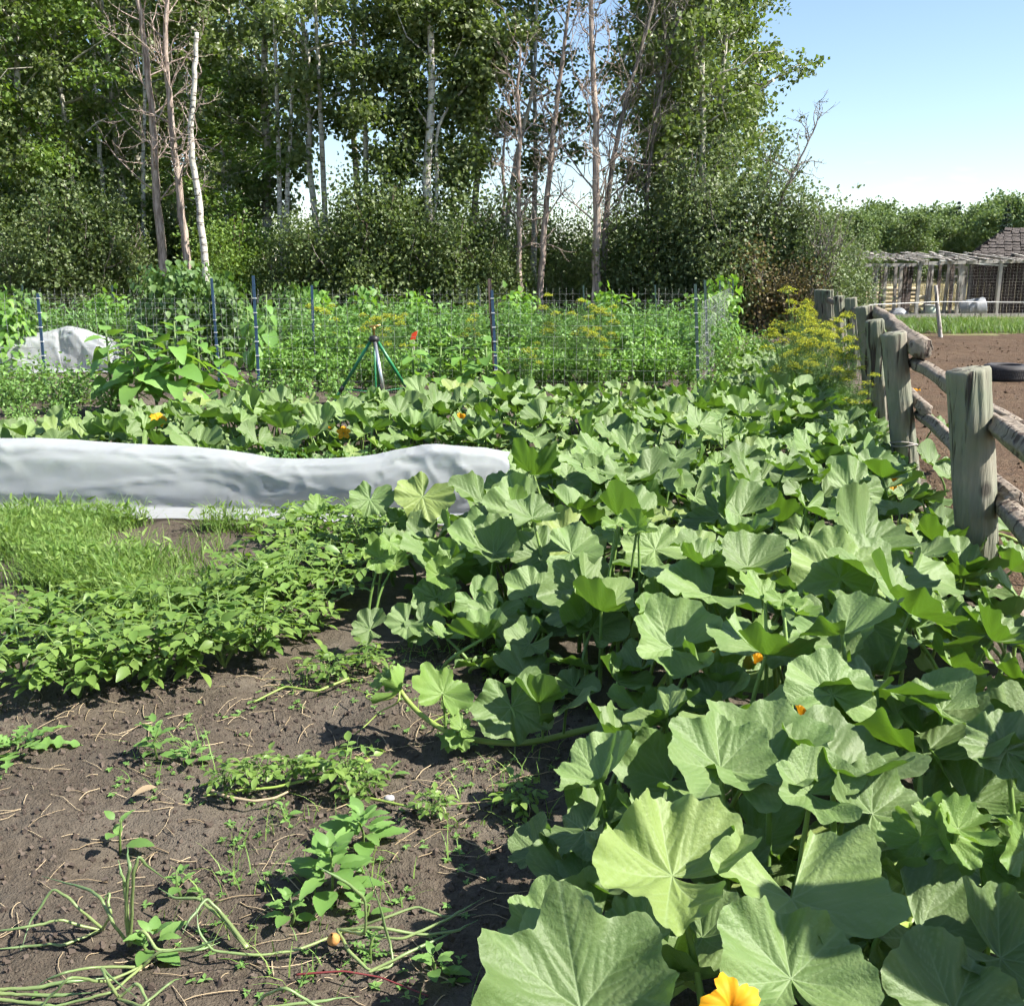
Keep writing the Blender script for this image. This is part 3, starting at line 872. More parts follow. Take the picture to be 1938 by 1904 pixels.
# ------------------------------------------------------------------ post and rail fence
def log_mesh(a, b, r0, r1, mat, seed, n=18, m=22, wob=.02, crack=.006, bend=0.0, chamfer=.012):
    rng = np.random.default_rng(seed)
    a, b = np.asarray(a, float), np.asarray(b, float)
    L = np.linalg.norm(b - a)
    t = np.linspace(0, 1, m)
    t = np.concatenate([[0, 0, min(chamfer / L, .2)], t[1:-1], [1 - min(chamfer / L, .2), 1, 1]])
    ax = nrm(b - a)
    ref = np.array((0, 0, 1.0)) if abs(ax[2]) < .9 else np.array((1.0, 0, 0))
    U = nrm(np.cross(ax, ref)); W = np.cross(ax, U)
    th = np.arange(n) * 2 * math.pi / n
    rad = (r0 + (r1 - r0) * t)
    rad = rad * (1 + wob * 2 * fbm(t * L * 2.3, t * 0 + seed, seed, 3))
    rad[0] = rad[-1] = 0.0005
    rad[1] -= chamfer * .5; rad[-2] -= chamfer * .5
    g = fbm(th[None] * 3.0 + 10, t[:, None] * L * .8, seed + 3, 3) * crack * 4
    rr = rad[:, None] + g * (rad[:, None] > .001)
    sway = np.stack([fbm(t * L * .8, t * 0 + 5, seed + 5, 2), fbm(t * L * .8, t * 0 + 9, seed + 6, 2)], 1) * bend
    C = a[None] + (b - a)[None] * t[:, None] + U[None] * sway[:, :1] + W[None] * sway[:, 1:]
    tilt = .02 * rng.normal(size=2)
    V = C[:, None] + rr[..., None] * (np.cos(th)[None, :, None] * U + np.sin(th)[None, :, None] * W)
    i, j = np.meshgrid(np.arange(len(t) - 1), np.arange(n), indexing='ij')
    k = (j + 1) % n
    F = np.stack([i * n + j, i * n + k, (i + 1) * n + k, (i + 1) * n + j], -1).reshape(-1, 4)
    return V.reshape(-1, 3), F

fb = np.array((FTOP[0][0], FTOP[0][1], 0))
fence = empty("rail_fence", fb, "weathered round post and rail fence between pumpkins and paddock", "fence")
BASE_PX = [(1866, None), (1726, None), (1676, None), (1655, None), (1624, None), (1598, None), (1576, None), (1567, None), (1559, None), (1551, None)]
posts = []
for i, (tp, (bx, _)) in enumerate(zip(FTOP, BASE_PX)):
    depth_b = tp[1] * cp + CAM_H * sp
    bs = np.array(((bx - CX) / FPX * depth_b, tp[1] + .02, -.15))
    posts.append((bs, tp))
d0 = np.array((-fdir[0], -fdir[1], 0)) * 2.55
posts_near = [(posts[0][0] + d0, posts[0][1] + d0 + (0, 0, .04)), (posts[0][0] + 2 * d0, posts[0][1] + 2 * d0)]
shade_post = posts[0][0] + d0 * 1.46
posts_near.append((shade_post + (0, 0, 0), np.array((shade_post[0] - .03, shade_post[1], 1.42))))  # extra post outside the view, added to throw shade on the nearest leaves
rads = [.098, .092, .088, .10, .09, .09, .085, .085, .085, .085]
for i, (a, b) in enumerate(posts + posts_near):  # the last of these is the added shade caster
    r = rads[i] if i < len(rads) else .1
    obj("post", MB().add(*log_mesh(a - fb, b - fb, r * 1.02, r, M['post'], 300 + i, n=44, m=44, crack=.014, wob=.025)).mesh("post", M['post']), fence)
offv = np.array((fnor[0], fnor[1], 0))
def at(i, z, off=.15):
    a, b = posts[i] if i >= 0 else posts_near[-i - 1]
    f = (z - a[2]) / (b[2] - a[2])
    return a + (b - a) * f + offv * off
fd3 = np.array((fdir[0], fdir[1], 0))
rails = [(at(-2, .95) , at(0, .93) + fd3 * .15, .072, .066), (at(0, .92, .17) - fd3 * .1, at(1, .97) + fd3 * .1, .060, .055),
         (at(1, 1.10, .16) - fd3 * .22, at(3, 1.13, .17) + fd3 * .3, .095, .080), (at(-2, .50), at(0, .52) + fd3 * .1, .062, .058),
         (at(0, .56, .16) - fd3 * .1, at(1, .55) + fd3 * .1, .056, .05), (at(1, .66, .15) - fd3 * .30, at(2, .62) + fd3 * .3, .055, .05),
         (at(2, .60, .17), at(4, .58) + fd3 * .2, .055, .05), (at(3, 1.0, .15), at(5, 1.0) + fd3 * .3, .07, .065), (at(5, 1.0, .17), at(9, 1.0) + fd3 * .3, .065, .06),
         (at(4, .55, .16), at(9, .55), .055, .05)]
for i, (a, b, r0, r1) in enumerate(rails):
    obj("rail", MB().add(*log_mesh(a - fb, b - fb, r0 * .88, r1 * .86, M['rail'], 340 + i, n=24, m=40, wob=.09, bend=.07, crack=.011)).mesh("rail", M['rail']), fence)
wr = MB()
for z, i in ((.32, 1), (.34, 1)):
    c = at(i, z, 0) - fb
    an = np.linspace(0, 2 * math.pi, 17)
    wr.add(*tube(c + np.stack([np.cos(an) * .101, np.sin(an) * .101, .012 * np.sin(an * 2 + z * 90)], 1), .006, 4, cap=False))
obj("wire_tie", wr.mesh("wire_tie", M['coop_wire']), fence)
lb = at(1, .1, -.15)
pl = log_mesh(np.zeros(3), G(1965, 1205, .06) - lb, .045, .035, M['rail'], 371, n=14, m=24, wob=.06, bend=.06)
tag(obj("fallen_pole", MB().add(*pl).mesh("fallen_pole", M['rail']), None, Matrix.Translation(lb)),
    "pale split pole slanting to the ground at the foot of the fence posts", "pole")

# ------------------------------------------------------------------ wire fences round the vegetables
def stake(parent, b, t, mat, bands, base, wdt=.038):
    m = MB()
    b, t = np.asarray(b) - base, np.asarray(t) - base
    m.add(*beam(b, t, wdt, .012, up=(0, 1, 0)))
    mid = np.array((0, .017, 0))
    m.add(*beam(b + mid, t + mid * 1.0, .010, .022, up=(0, 1, 0)))
    o = obj("stake", m.mesh("stake", mat, False), parent)
    L = np.linalg.norm(t - b)
    bm = MB()
    for z in np.arange(.25, L - .05, .19)[:bands]:
        p = b + (t - b) * z / L
        bm.add(*box(p + (0, .004, 0), (wdt + .012, .034, .012)))
    if bands:
        obj("tie_band", bm.mesh("tie_band", M['stake_band'], False), o)
    return o

def wire_panel(m, a, b, H, sx, sz, r, seed, sag=.02):
    rng = np.random.default_rng(seed)
    a, b = np.asarray(a, float), np.asarray(b, float)
    L = np.linalg.norm(b - a)
    n = int(L / sx)
    off = lambda t, z: np.stack([0 * t, .03 * fbm(t * L * .8, 0 * t + z * 3, seed, 2) * 2, sag * fbm(t * L * .6, 0 * t + z, seed + 4, 2) * 2], -1)
    for k in range(n + 1):
        zz = np.linspace(.03, H, 7)
        t = np.full(7, k / n)
        P = a + (b - a) * t[:, None] + np.stack([0 * zz, 0 * zz, zz], 1) + off(t + .01 * np.sin(zz * 3 + k), zz)
        P[:, :2] += rng.normal(0, .004, (7, 2))
        m.add(*tube(P, r, 3, cap=False))
    for z in np.arange(.03, H + .01, sz):
        t = np.linspace(0, 1, max(8, int(L / .3)))
        P = a + (b - a) * t[:, None] + np.array((0, 0, z)) + off(t, 0 * t + z)
        m.add(*tube(P, r, 3, cap=False))

YN = 13.7
def stp(px_t, py_t, px_b, Y):
    t = D(px_t, py_t, Y)
    b = np.array(((px_b - CX) / FPX * (Y * cp + CAM_H * sp), Y, -.1))
    return b, t
nb0 = np.array((0, YN, 0.0))
nf = empty("wire_fence", nb0, "near run of wire mesh fence on steel stakes across the vegetable garden", "fence")
near_st = [(-330, 545, -310, 'stake_blue'), (71, 556, 88, 'stake_blue'), (479, 522, 491, 'stake_blue'), (931, 550, 942, 'stake_blue'), (1316, 538, 1323, 'stake_green')]
ends = []
for px, py, pb, mt in near_st:
    b, t = stp(px, py, pb, YN)
    stake(nf, b, t, M[mt], 7, nb0)
    ends.append(np.array((b[0], YN + .03, 0)))
m = MB()
for k in range(len(ends) - 1):
    wire_panel(m, ends[k] - nb0, ends[k + 1] - nb0, 1.28, .15, .15, .0017, 500 + k)
tag(obj("wire_mesh", m.mesh("wire_mesh", M['wire']), nf), kind="stuff")
# wooden lath bound to the third stake
b, t = stp(926, 528, 940, YN + .07)
obj("lath", MB().add(*beam(b - nb0, t - nb0, .05, .03, up=(0, 1, 0))).mesh("lath", M['dark_board'], False), nf)

rb = at_px(1322, YN)
rf = empty("wire_fence", rb, "wire mesh fence on green stakes running back along the dill strip", "fence")
re_ = []
for px, py, pb, Y in ((1334, 530, 1341, 15.6), (1362, 531, 1373, 21.5), (1378, 527, 1383, 24.0), (1388, 527, 1381, 23.0)):
    b, t = stp(px, py, pb, Y)
    stake(rf, b, t, M['stake_green'], 6, rb)
    re_.append(np.array((b[0], Y + .03, 0)))
m = MB()
wire_panel(m, ends[-1] - rb, re_[0] - rb, 1.25, .15, .15, .0017, 520)
wire_panel(m, re_[0] - rb, re_[1] - rb, 1.25, .15, .15, .0019, 521)
wire_panel(m, re_[1] - rb, re_[2] - rb, 1.25, .15, .15, .0019, 522)
tag(obj("wire_mesh", m.mesh("wire_mesh", M['wire']), rf), kind="stuff")

YF = 23.6
fb0 = np.array((0, YF, 0.0))
ff = empty("wire_fence", fb0, "far run of wire mesh fence in front of the wood", "fence")
fe = []
for px in (-120, 42, 212, 400, 590, 706, 905, 1104, 1240, 1378):
    b, t = stp(px, 540, px + 4, YF)
    stake(ff, b, t, M['stake_green'], 0, fb0)
    fe.append(np.array((b[0], YF + .03, 0)))
m = MB()
for k in range(len(fe) - 1):
    wire_panel(m, fe[k] - fb0, fe[k + 1] - fb0, 1.22, .15, .15, .0030, 540 + k)
tag(obj("wire_mesh", m.mesh("wire_mesh", M['wire']), ff), kind="stuff")
mb0 = np.array((0, 15.6, 0.0))
mf = empty("wire_fence", mb0, "middle run of wire mesh behind the sunflower clump", "fence")
me_ = []
for px, py, pb in ((-60, 545, -50), (400, 527, 415), (590, 540, 596)):
    b, t = stp(px, py, pb, 15.6)
    stake(mf, b, t, M['stake_blue'], 5, mb0)
    me_.append(np.array((b[0], 15.63, 0)))
m = MB()
for k in range(2):
    wire_panel(m, me_[k] - mb0, me_[k + 1] - mb0, 1.3, .15, .15, .0019, 560 + k)
tag(obj("wire_mesh", m.mesh("wire_mesh", M['wire']), mf), kind="stuff")

# ------------------------------------------------------------------ poultry run, shed and yard
def zp(zx, zy):
    """place in the enlarged view of the run -> place in the photograph"""
    return (2500 + zx / 2.867) / 1.639, (600 + zy / 2.867) / 1.639
YC = 33.6
cb = np.array((D(*zp(415, 1080), YC)[0], YC, 0.0))
run = empty("poultry_run", cb, "grey wooden poultry run with wire sides and slatted top", "poultry run")
def rb_(name, a, b, wd, ht, mat, up=(0, 0, 1)):
    return obj(name, MB().add(*beam(np.asarray(a) - cb, np.asarray(b) - cb, wd, ht, up)).mesh(name, M[mat], False), run)
for zx in (420, 632, 1015, 1380, 1735, 2080):
    x, _ = zp(zx, 0)
    p = D(x, 500, YC)
    rb_("post", (p[0], YC, 0), (p[0], YC, 1.80), .105, .10, 'grey_board', (0, 1, 0))
xl, xr = D(zp(330, 0)[0], 500, YC)[0], D(zp(2250, 0)[0], 500, YC)[0]
xm = D(zp(1010, 0)[0], 500, YC)[0]
rb_("top_beam", (xm - .1, YC - .06, 1.80), (xr, YC - .06, 1.90), .07, .11, 'grey_board')
rb_("top_beam", (xl, YC - .055, 1.74), (xm - .12, YC - .055, 1.76), .07, .10, 'grey_board')
rb_("sill_board", (xl + 1.2, YC - .07, .10), (xm - .01, YC - .07, .13), .05, .12, 'grey_board')
rb_("sill_board", (xm + .01, YC - .075, .13), (xr, YC - .075, .17), .05, .12, 'grey_board')
for zx, Y in ((545, 35.2), (605, 36.8), (690, 35.0), (722, 36.6), (815, 36.9), (860, 37), (892, 35.0), (925, 34.6), (1095, 36.8), (1128, 36.6), (1197, 35.3), (1265, 36.9), (1318, 35.6), (1412, 36)):
    p = D(zp(zx, 0)[0], 500, Y)
    rb_("post", (p[0], Y, 0), (p[0] + .05 * math.sin(zx), Y, 1.82), .10 if zx != 925 else .17, .09, 'dark_board' if zx in (545, 690, 892, 925, 1318, 1197) else 'grey_board', (0, 1, 0))
rngc = np.random.default_rng(8)
for k in range(24):
    x0 = xl + .15 + k * .26
    z0 = 1.85 + .025 * (k % 3) + .02
    rb_("roof_slat", (x0 + rngc.normal(0, .12), YC - .25, z0), (x0 + rngc.normal(.35, .3), YC + 3.6, z0 + .22 + rngc.uniform(0, .14)), .09, .035, 'grey_board')
for k in range(5):
    z0 = 1.955 + .04 * k
    rb_("roof_slat", (xl - .1 + .2 * k, YC + .3 + .75 * k, z0 + .03), (xm + 1.6 - .5 * k, YC + .1 + .7 * k, z0 + .03 + rngc.normal(0, .04)), .09, .045, 'grey_board')
for zx0, zx1, zy0, zy1 in ((760, 1190, 560, 640), (1190, 1938, 598, 660)):
    rb_("roof_pole", D(*zp(zx0, zy0), YC + 2.2), D(*zp(zx1, zy1), YC + 2.6), .06, .05, 'white_plastic')
m = MB()
wire_panel(m, np.array((xl, YC - .10, .15)) - cb, np.array((xr, YC - .10, .2)) - cb, 1.6, .105, .10, .0024, 580, .01)
tag(obj("wire_mesh", m.mesh("wire_mesh", M['coop_wire']), run), kind="stuff")
m = MB()
wire_panel(m, np.array((xl, YC - .2, 1.87)) - cb, np.array((xl, YC + 3.5, 1.87)) - cb, .05, .3, .05, .004, 581, .01)

# contents of the run
def lathe(prof, n=20):
    prof = np.asarray(prof, float)
    th = np.arange(n) * 2 * math.pi / n
    V = np.stack([prof[:, :1] * np.cos(th), prof[:, :1] * np.sin(th), np.repeat(prof[:, 1:], n, 1)], -1).reshape(-1, 3)
    i, j = np.meshgrid(np.arange(len(prof) - 1), np.arange(n), indexing='ij')
    k = (j + 1) % n
    return V, np.stack([i * n + j, i * n + k, (i + 1) * n + k, (i + 1) * n + j], -1).reshape(-1, 4)
p = D(*zp(1470, 1030), 35.0); p[2] = .32
dr = empty("plastic_drum", (p[0], p[1], 0), "pale grey plastic drum lying on its side in the poultry run", "drum")
V, F = lathe([(.001, -.45), (.27, -.44), (.30, -.40), (.305, -.15), (.315, -.13), (.305, -.1), (.305, .1), (.315, .13), (.305, .15), (.30, .40), (.27, .44), (.001, .45)], 24)
rot = np.array(Matrix.Rotation(R(78), 3, 'Y') @ Matrix.Rotation(R(10), 3, 'X'))
obj("body", MB().add(V @ rot.T + (0, 0, .32), F).mesh("body", M['grey_plastic']), dr)
V, F = lathe([(.001, .449), (.05, .449), (.05, .47), (.001, .47)], 12)
obj("bung", MB().add((V + (.12, .05, 0)) @ rot.T + (0, 0, .32), F).mesh("bung", M['black_plastic']), dr)
p = D(*zp(1115, 1000), 34.9)
bk = empty("feed_bin", (p[0], p[1], 0), "pale mint plastic bin with rim in the poultry run", "bin")
obj("body", MB().add(*lathe([(.001, .02), (.16, .02), (.19, .40), (.17, .40), (.15, .06), (.001, .06)], 20)).mesh("body", M['mint_plastic']), bk)
obj("rim", MB().add(*lathe([(.185, .40), (.21, .40), (.21, .44), (.185, .44), (.185, .40)], 20)).mesh("rim", M['white_plastic']), bk)
def sack(c, sx, sy, h, seed):
    u, v = np.linspace(0, 2 * math.pi, 29), np.linspace(-.5 * math.pi, .5 * math.pi, 14)
    U, W = np.meshgrid(u, v, indexing='ij')
    rr = 1 + .35 * fbm(np.cos(U) * 2 + 7, np.sin(U) * 2 + W * 1.5, seed, 3)
    z = np.maximum(np.sin(W) * rr, -.25) * h + .25 * h
    return np.stack([np.cos(U) * np.cos(W) * sx * rr, np.sin(U) * np.cos(W) * sy * rr, z], -1).reshape(-1, 3), grid_faces(29, 14)
for zx, zy, Y, sx, h, mt, lab in ((1290, 1060, 34.0, .26, .10, 'white_plastic', "crumpled white sack on the poultry run's floor"),
                                  (820, 1050, 34.4, .34, .26, 'grey_plastic', "pale grey rounded sack behind the rail fence's far end")):
    p = D(*zp(zx, zy), Y)
    tag(obj("sack", MB().add(*sack(0, sx, .25, h, int(zx))).mesh("sack", M[mt]), None, Matrix.Translation((p[0], p[1], 0.02))), lab, "sack")
# stack of peeled logs behind the run
p0, p1 = D(zp(-150, 0)[0], 500, 39.5), D(zp(1060, 0)[0], 500, 39.5)
lg = empty("log_pile", (p0[0], 39.5, 0), "low wall of pale peeled logs behind the poultry run", "log pile")
for k in range(6):
    obj("log", MB().add(*log_mesh((rngc.uniform(-.3, .3), 0, .09 + k * .155), (p1[0] - p0[0] + rngc.uniform(-.3, .3), .03, .09 + k * .155), .08, .075, None, 600 + k, n=12, m=20, bend=.03)).mesh("log", M['peeled_log']), lg)

# shed
sx0 = D(zp(1495, 0)[0], 500, 36.5)[0]
sb = np.array((sx0, 36.5, 0))
shed = empty("shed", sb, "dark brown shed with a worn shingle hip roof at the picture's right edge", "shed")
shed.rotation_euler = (0, 0, -R(22))
for k in range(22):
    x = k * .2
    obj("board", MB().add(*box((x + .1, 0, .95), (.192, .03 + .006 * (k % 3), 1.9))).mesh("board", M['shed_dark'], False), shed)
obj("side_wall", MB().add(*box((.02, 2.2, .94), (.04, 4.3, 1.88))).mesh("side_wall", M['shed_dark'], False), shed)
# hip roof: front slope and left slope laid with shingles
ez, rz_, ov = 1.93, 3.05, .35
A0, A1 = np.array((-ov, -ov, ez)), np.array((4.8, -ov, ez))
RD0, RD1 = np.array((1.05, 2.1, rz_)), np.array((4.8, 2.1, rz_))
B1 = np.array((-ov, 4.5, ez))
deck = MB()
deck.add([A0, A1, RD1, RD0], [[0, 1, 2, 3]])
deck.add([B1, A0, RD0, RD0 + (0, .4, 0)], [[0, 1, 2, 3]])
roof = obj("roof", deck.mesh("roof", M['dark_board'], False), shed)
roof.matrix_basis = Matrix.Translation((0, 0, -.02))
shm = MB().add(*box((0, 0, 0), (.235, .30, .022))).mesh("shingle", M['shingle'], False)
def shingles(P0, P1, Q1, Q0, rows, seed):
    rng = np.random.default_rng(seed)
    up = nrm((Q0 + Q1) / 2 - (P0 + P1) / 2)
    for r in range(rows):
        f = (r + .5) / rows
        a, b = P0 + (Q0 - P0) * f, P1 + (Q1 - P1) * f
        L = np.linalg.norm(b - a)
        n = max(1, int(L / .25))
        xd = nrm(b - a)
        sl = nrm(np.cross(np.cross(xd, (Q0 - P0)), xd))
        nn = nrm(np.cross(xd, sl))
        if nn[2] < 0: nn = -nn
        for k in range(n):
            c = a + xd * ((k + .5 + (.25 if r % 2 else -.1) * .8) * L / n) + nn * (.03 + rng.uniform(0, .025))
            tl = .10 + rng.normal(0, .05)
            y = nrm(sl + nn * -tl + xd * rng.normal(0, .05))
            z = nrm(np.cross(xd, y)); z = z if z[2] > 0 else -z
            x = np.cross(y, z)
            Mx = Matrix(((x[0], y[0], z[0], c[0]), (x[1], y[1], z[1], c[1]), (x[2], y[2], z[2], c[2]), (0, 0, 0, 1)))
            obj("shingle", shm, roof, Mx)
shingles(A0, A0 + (3.3, 0, 0), RD0 + (2.0, 0, 0), RD0, 11, 1)
shingles(B1 - (0, 2.0, 0), A0, RD0, RD0 + (0, .25, 0), 11, 2)
rest = MB()
rest.add(*box(((A0[0] + 3.3 + 4.8) / 2 + .3, .87, (ez + rz_) / 2 + .04), (1.4, 2.6, .03), np.array(Matrix.Rotation(math.atan2(rz_ - ez, 2.45), 3, 'X'))))
obj("roof_end", rest.mesh("roof_end", M['shingle'], False), roof)
p = D(*zp(1475, 542), 50)
tag(obj("roof_sheet", MB().add(*beam((0, 0, 0), (1.9, 0, 0.02), 1.2, .10)).mesh("roof_sheet", M['white_plastic'], False), None, Matrix.Translation(p - (.9, 0, .05))),
    "thin white roof edge showing beyond the shingled shed", "roof")
for q in (0, 1):
    pass
gate = empty("window_frame", (sx0 - .55, 36.3, 0), "small pale timber frame leaning beside the shed's dark wall", "frame")
for a, b in (((-.22, 0, 0), (-.22, 0, 1.7)), ((.22, 0, 0), (.22, 0, 1.7)), ((-.22, -.03, 1.68), (.22, -.03, 1.68)), ((-.22, -.03, 1.36), (.22, -.03, 1.36))):
    obj("bar", MB().add(*beam(a, b, .08, .05, up=(0, 1, 0))).mesh("bar", M['grey_board'], False), gate)

# electric rope on a leaning stake
st, sbp = D(*zp(1155, 820), 25.2), D(*zp(1207, 1250), 25.0)
sbp[2] = 0
ro = empty("rope_fence", sbp, "single white rope strung on a leaning grey stake along the paddock", "fence")
obj("stake", MB().add(*log_mesh((0, 0, -.1), st - sbp, .055, .045, None, 650, n=12, m=16, bend=.04)).mesh("stake", M['grey_board']), ro)
a, c = D(*zp(560, 992), 24.0), D(*zp(2250, 972), 26.0)
mid = D(*zp(1178, 965), 25.05)
pts = np.concatenate([np.linspace(a, mid, 9)[:-1], np.linspace(mid, c, 9)])
obj("rope", MB().add(*tube(pts - sbp, .008, 5)).mesh("rope", M['rope']), ro)

# tyre lying in the paddock
pt = G(1903, 718, .02)
ty = empty("tyre", (pt[0], pt[1], 0), "worn black tyre lying flat on the paddock dirt", "tyre")
prof = [(.19, .03), (.20, .0), (.27, -.005), (.325, .02), (.345, .055), (.345, .19), (.325, .225), (.27, .25), (.20, .245), (.19, .215), (.205, .19), (.27, .2), (.31, .17), (.31, .07), (.26, .04), (.19, .03)]
obj("carcass", MB().add(*lathe(prof, 56)).mesh("carcass", M['tyre']), ty)
tr = MB()
for k in range(64):
    an = k * 2 * math.pi / 64
    for z, o in ((.075, 0), (.123, .045), (.17, 0)):
        rm = np.array(Matrix.Rotation(an + o, 3, 'Z'))
        tr.add(*box(rm @ np.array((.346, 0, z)), (.014, .024, .034), rm))
tag(obj("tread", tr.mesh("tread", M['tyre'], False), ty), kind="stuff")

# ------------------------------------------------------------------ tripod sprinkler
TY = 11.3
apex = D(708, 642, TY)
tb = np.array((apex[0], TY, 0))
tri = empty("tripod_sprinkler", tb, "green tripod sprinkler stand with one bright aluminium leg", "sprinkler")
za = apex[2]
feet = [("green", np.array((-.62, .05, 0))), ("green", np.array((.52, .28, 0))), ("green", np.array((.02, .45, 0))), ("alu", np.array((.20, -.42, 0)))]
for kind, f in feet:
    top = np.array((f[0] * .06, f[1] * .06, za - .02))
    L = f - top
    k = top + L * .60
    up = obj("leg", MB().add(*tube([top, k], .019, 8)).mesh("leg", M['tripod_green' if kind == "green" else 'alu']), tri)
    obj("lower_tube", MB().add(*tube([k, f + (0, 0, -.02)], .014, 8)).mesh("lower_tube", M['tripod_green' if kind == "green" else 'alu']), up)
    obj("clamp", MB().add(*tube([k - L * .035, k + L * .035], .024, 8)).mesh("clamp", M['black_plastic']), up)
    obj("brace", MB().add(*tube([np.array((0, 0, za * .36)), k], .006, 5)).mesh("brace", M['tripod_green']), tri)
obj("hub", MB().add(*lathe([(.001, za - .03), (.05, za - .03), (.06, za), (.045, za + .03), (.02, za + .04), (.001, za + .04)], 14)).mesh("hub", M['black_plastic']), tri)
obj("riser", MB().add(*lathe([(.012, za + .03), (.012, za + .10), (.02, za + .10), (.02, za + .13), (.001, za + .135)], 10)).mesh("riser", M['brass']), tri)
hd = obj("sprinkler_head", MB().add(*tube([(-.05, 0, za + .135), (.02, .01, za + .14), (.075, .02, za + .155)], [.012, .016, .008], 7)).mesh("sprinkler_head", M['brass']), tri)
obj("hose", MB().add(*tube([(.0, .0, za - .03), (.0, .01, za * .5), (.01, -.02, .05)], .012, 6)).mesh("hose", M['tripod_green']), tri)
p = D(783, 637, 14.6)
fl = empty("marker", (p[0], p[1], 0), "bright red orange plastic tag on a thin stick among the vegetables", "marker")
obj("stick", MB().add(*tube([(0, 0, -.05), (0, .005, p[2])], .008, 5)).mesh("stick", M['grey_board']), fl)
V, F = box((0, 0, p[2]), (.085, .03, .13))
V = V + np.stack([.02 * np.sign(V[:, 2] - p[2]), 0 * V[:, 0], .02 * np.sign(V[:, 0])], 1)
obj("plate", MB().add(V, F).mesh("plate", M['red_plastic'], False), fl)

# ------------------------------------------------------------------ row covers
def row_cover(name, label, path, hts, wid, apron, seed, nu=460, nv=60, wr=.03, sag=.05):
    path = np.asarray(path, float)
    base = path[0].copy()
    t = np.linspace(0, 1, nu)
    k = np.linspace(0, 1, len(path))
    C = np.stack([np.interp(t, k, path[:, 0]), np.interp(t, k, path[:, 1])], 1)
    for _ in range(30):
        C[1:-1] = (C[:-2] + C[1:-1] * 2 + C[2:]) / 4
    Hh = np.interp(t, np.linspace(0, 1, len(hts)), hts)
    for _ in range(20):
        Hh[1:-1] = (Hh[:-2] + Hh[1:-1] * 2 + Hh[2:]) / 4
    T = nrm(np.gradient(C, axis=0))
    Nn = np.stack([T[:, 1], -T[:, 0]], 1)                      # towards the camera
    L = np.linalg.norm(C[-1] - C[0])
    # cross-section: apron on the ground, steep front, rounded top, back
    s = np.linspace(0, 1, nv)
    oo = np.interp(s, [0, .10, .15, .25, .40, .50, .60, .72, .85, 1], [wid / 2 + apron, wid / 2 + .06, wid / 2 + .0, wid / 2 + .015, wid / 2 - .005, wid * .40, wid * .12, -wid * .25, -wid * .43, -wid / 2 - .1])
    zz = np.interp(s, [0, .10, .15, .25, .40, .50, .60, .72, .85, 1], [.01, .02, .07, .34, .78, .95, 1.0, .86, .45, .0])
    zz[s < .13] = np.interp(s[s < .13], [0, .13], [.012, .03])
    x = t * L
    S2, X2 = np.meshgrid(s, x)
    n1 = fbm(X2 * 1.7, S2 * 3, seed, 4)
    n2 = fbm(X2 * 6 + S2 * 9, S2 * 7 - X2 * 1.5, seed + 3, 3)
    n3 = 1 - np.abs(fbm(X2 * 3.1 + S2 * 4.5, S2 * 5.5 - X2 * .8, seed + 9, 2)) * 4
    n4 = 1 - np.abs(fbm(X2 * 1.3 - S2 * 6.5, S2 * 3.5 + X2 * 1.6, seed + 19, 2)) * 5
    ridge = np.clip(n3 - .70, 0, 1) * 1.8 + np.clip(n4 - .75, 0, 1) * 2.2
    wp = fbm(X2 * .9, S2 * 1.4, seed + 31, 2)
    tri = lambda q_: np.abs((q_ % 1) - .5) * 2
    c1 = tri(X2 * .55 + S2 * 1.3 + 2.2 * wp) * tri(X2 * .23 - S2 * .4 + .3)
    c2 = tri(X2 * 1.1 - S2 * 1.9 + 2.6 * wp + .4) * np.clip(fbm(X2 * .7, S2, seed + 37, 2) * 5, 0, 1)
    bodyw = np.clip((S2 - .14) / .1, 0, 1) * np.clip((1 - S2) / .1, 0, 1)
    disp = bodyw * (wr * 1.8 * n1 + wr * .2 * n2 + wr * .5 * ridge + wr * 1.7 * (c1 - .4) + wr * 1.2 * c2) + (1 - bodyw) * .05 * n2
    zr = zz[None] * Hh[:, None]
    hoop = sag * np.sin(np.pi * ((x[:, None] / 1.15) % 1)) ** 2 * np.clip(zz[None], 0, 1)
    endf = np.minimum(np.clip(t / .03, 0, 1), np.clip((1 - t) / .05, 0, 1)) ** .5
    O = oo[None] + disp + (1 - zz[None]) * .05 * np.sin(x * 1.9 + seed)[:, None] + .06 * fbm(X2 * 2.2, S2 * 0, seed + 6, 2) * (S2 < .2)
    Zz = (zr - hoop * Hh[:, None]) * (0.25 + .75 * endf[:, None]) + disp * .5 * (zz[None] > .5) + .012 + .03 * np.abs(n2) * (S2 < .16)
    V = np.stack([C[:, None, 0] + Nn[:, None, 0] * O, C[:, None, 1] + Nn[:, None, 1] * O, np.maximum(Zz, .012)], -1)
    V[..., :2] -= base[:2]
    o = obj(name, MB().add(V, grid_faces(nu, nv)).mesh(name, M['fabric']), None, Matrix.Translation((base[0], base[1], 0)))
    return tag(o, label, "row cover")
g1 = [G(-260, 945, 0)[:2], G(0, 945, 0)[:2], G(450, 952, 0)[:2], G(700, 962, 0)[:2], G(900, 962, 0)[:2], G(1080, 955, 0)[:2]]
row_cover("row_cover", "long low white fabric row cover lying across the garden", g1, [.47, .48, .46, .47, .44, .35, .38, .42, .48, .45, .38, .25], .62, .24, 5, sag=.03)
g2 = [G(-330, 705, 0)[:2], G(0, 705, 0)[:2], G(130, 700, 0)[:2], G(235, 700, 0)[:2]]
row_cover("row_cover", "short hunched white row cover behind the blue stake at far left", g2, [.42, .44, .46, .62, .72, .66, .40], .95, .15, 15, nu=120, wr=.05, sag=.02)

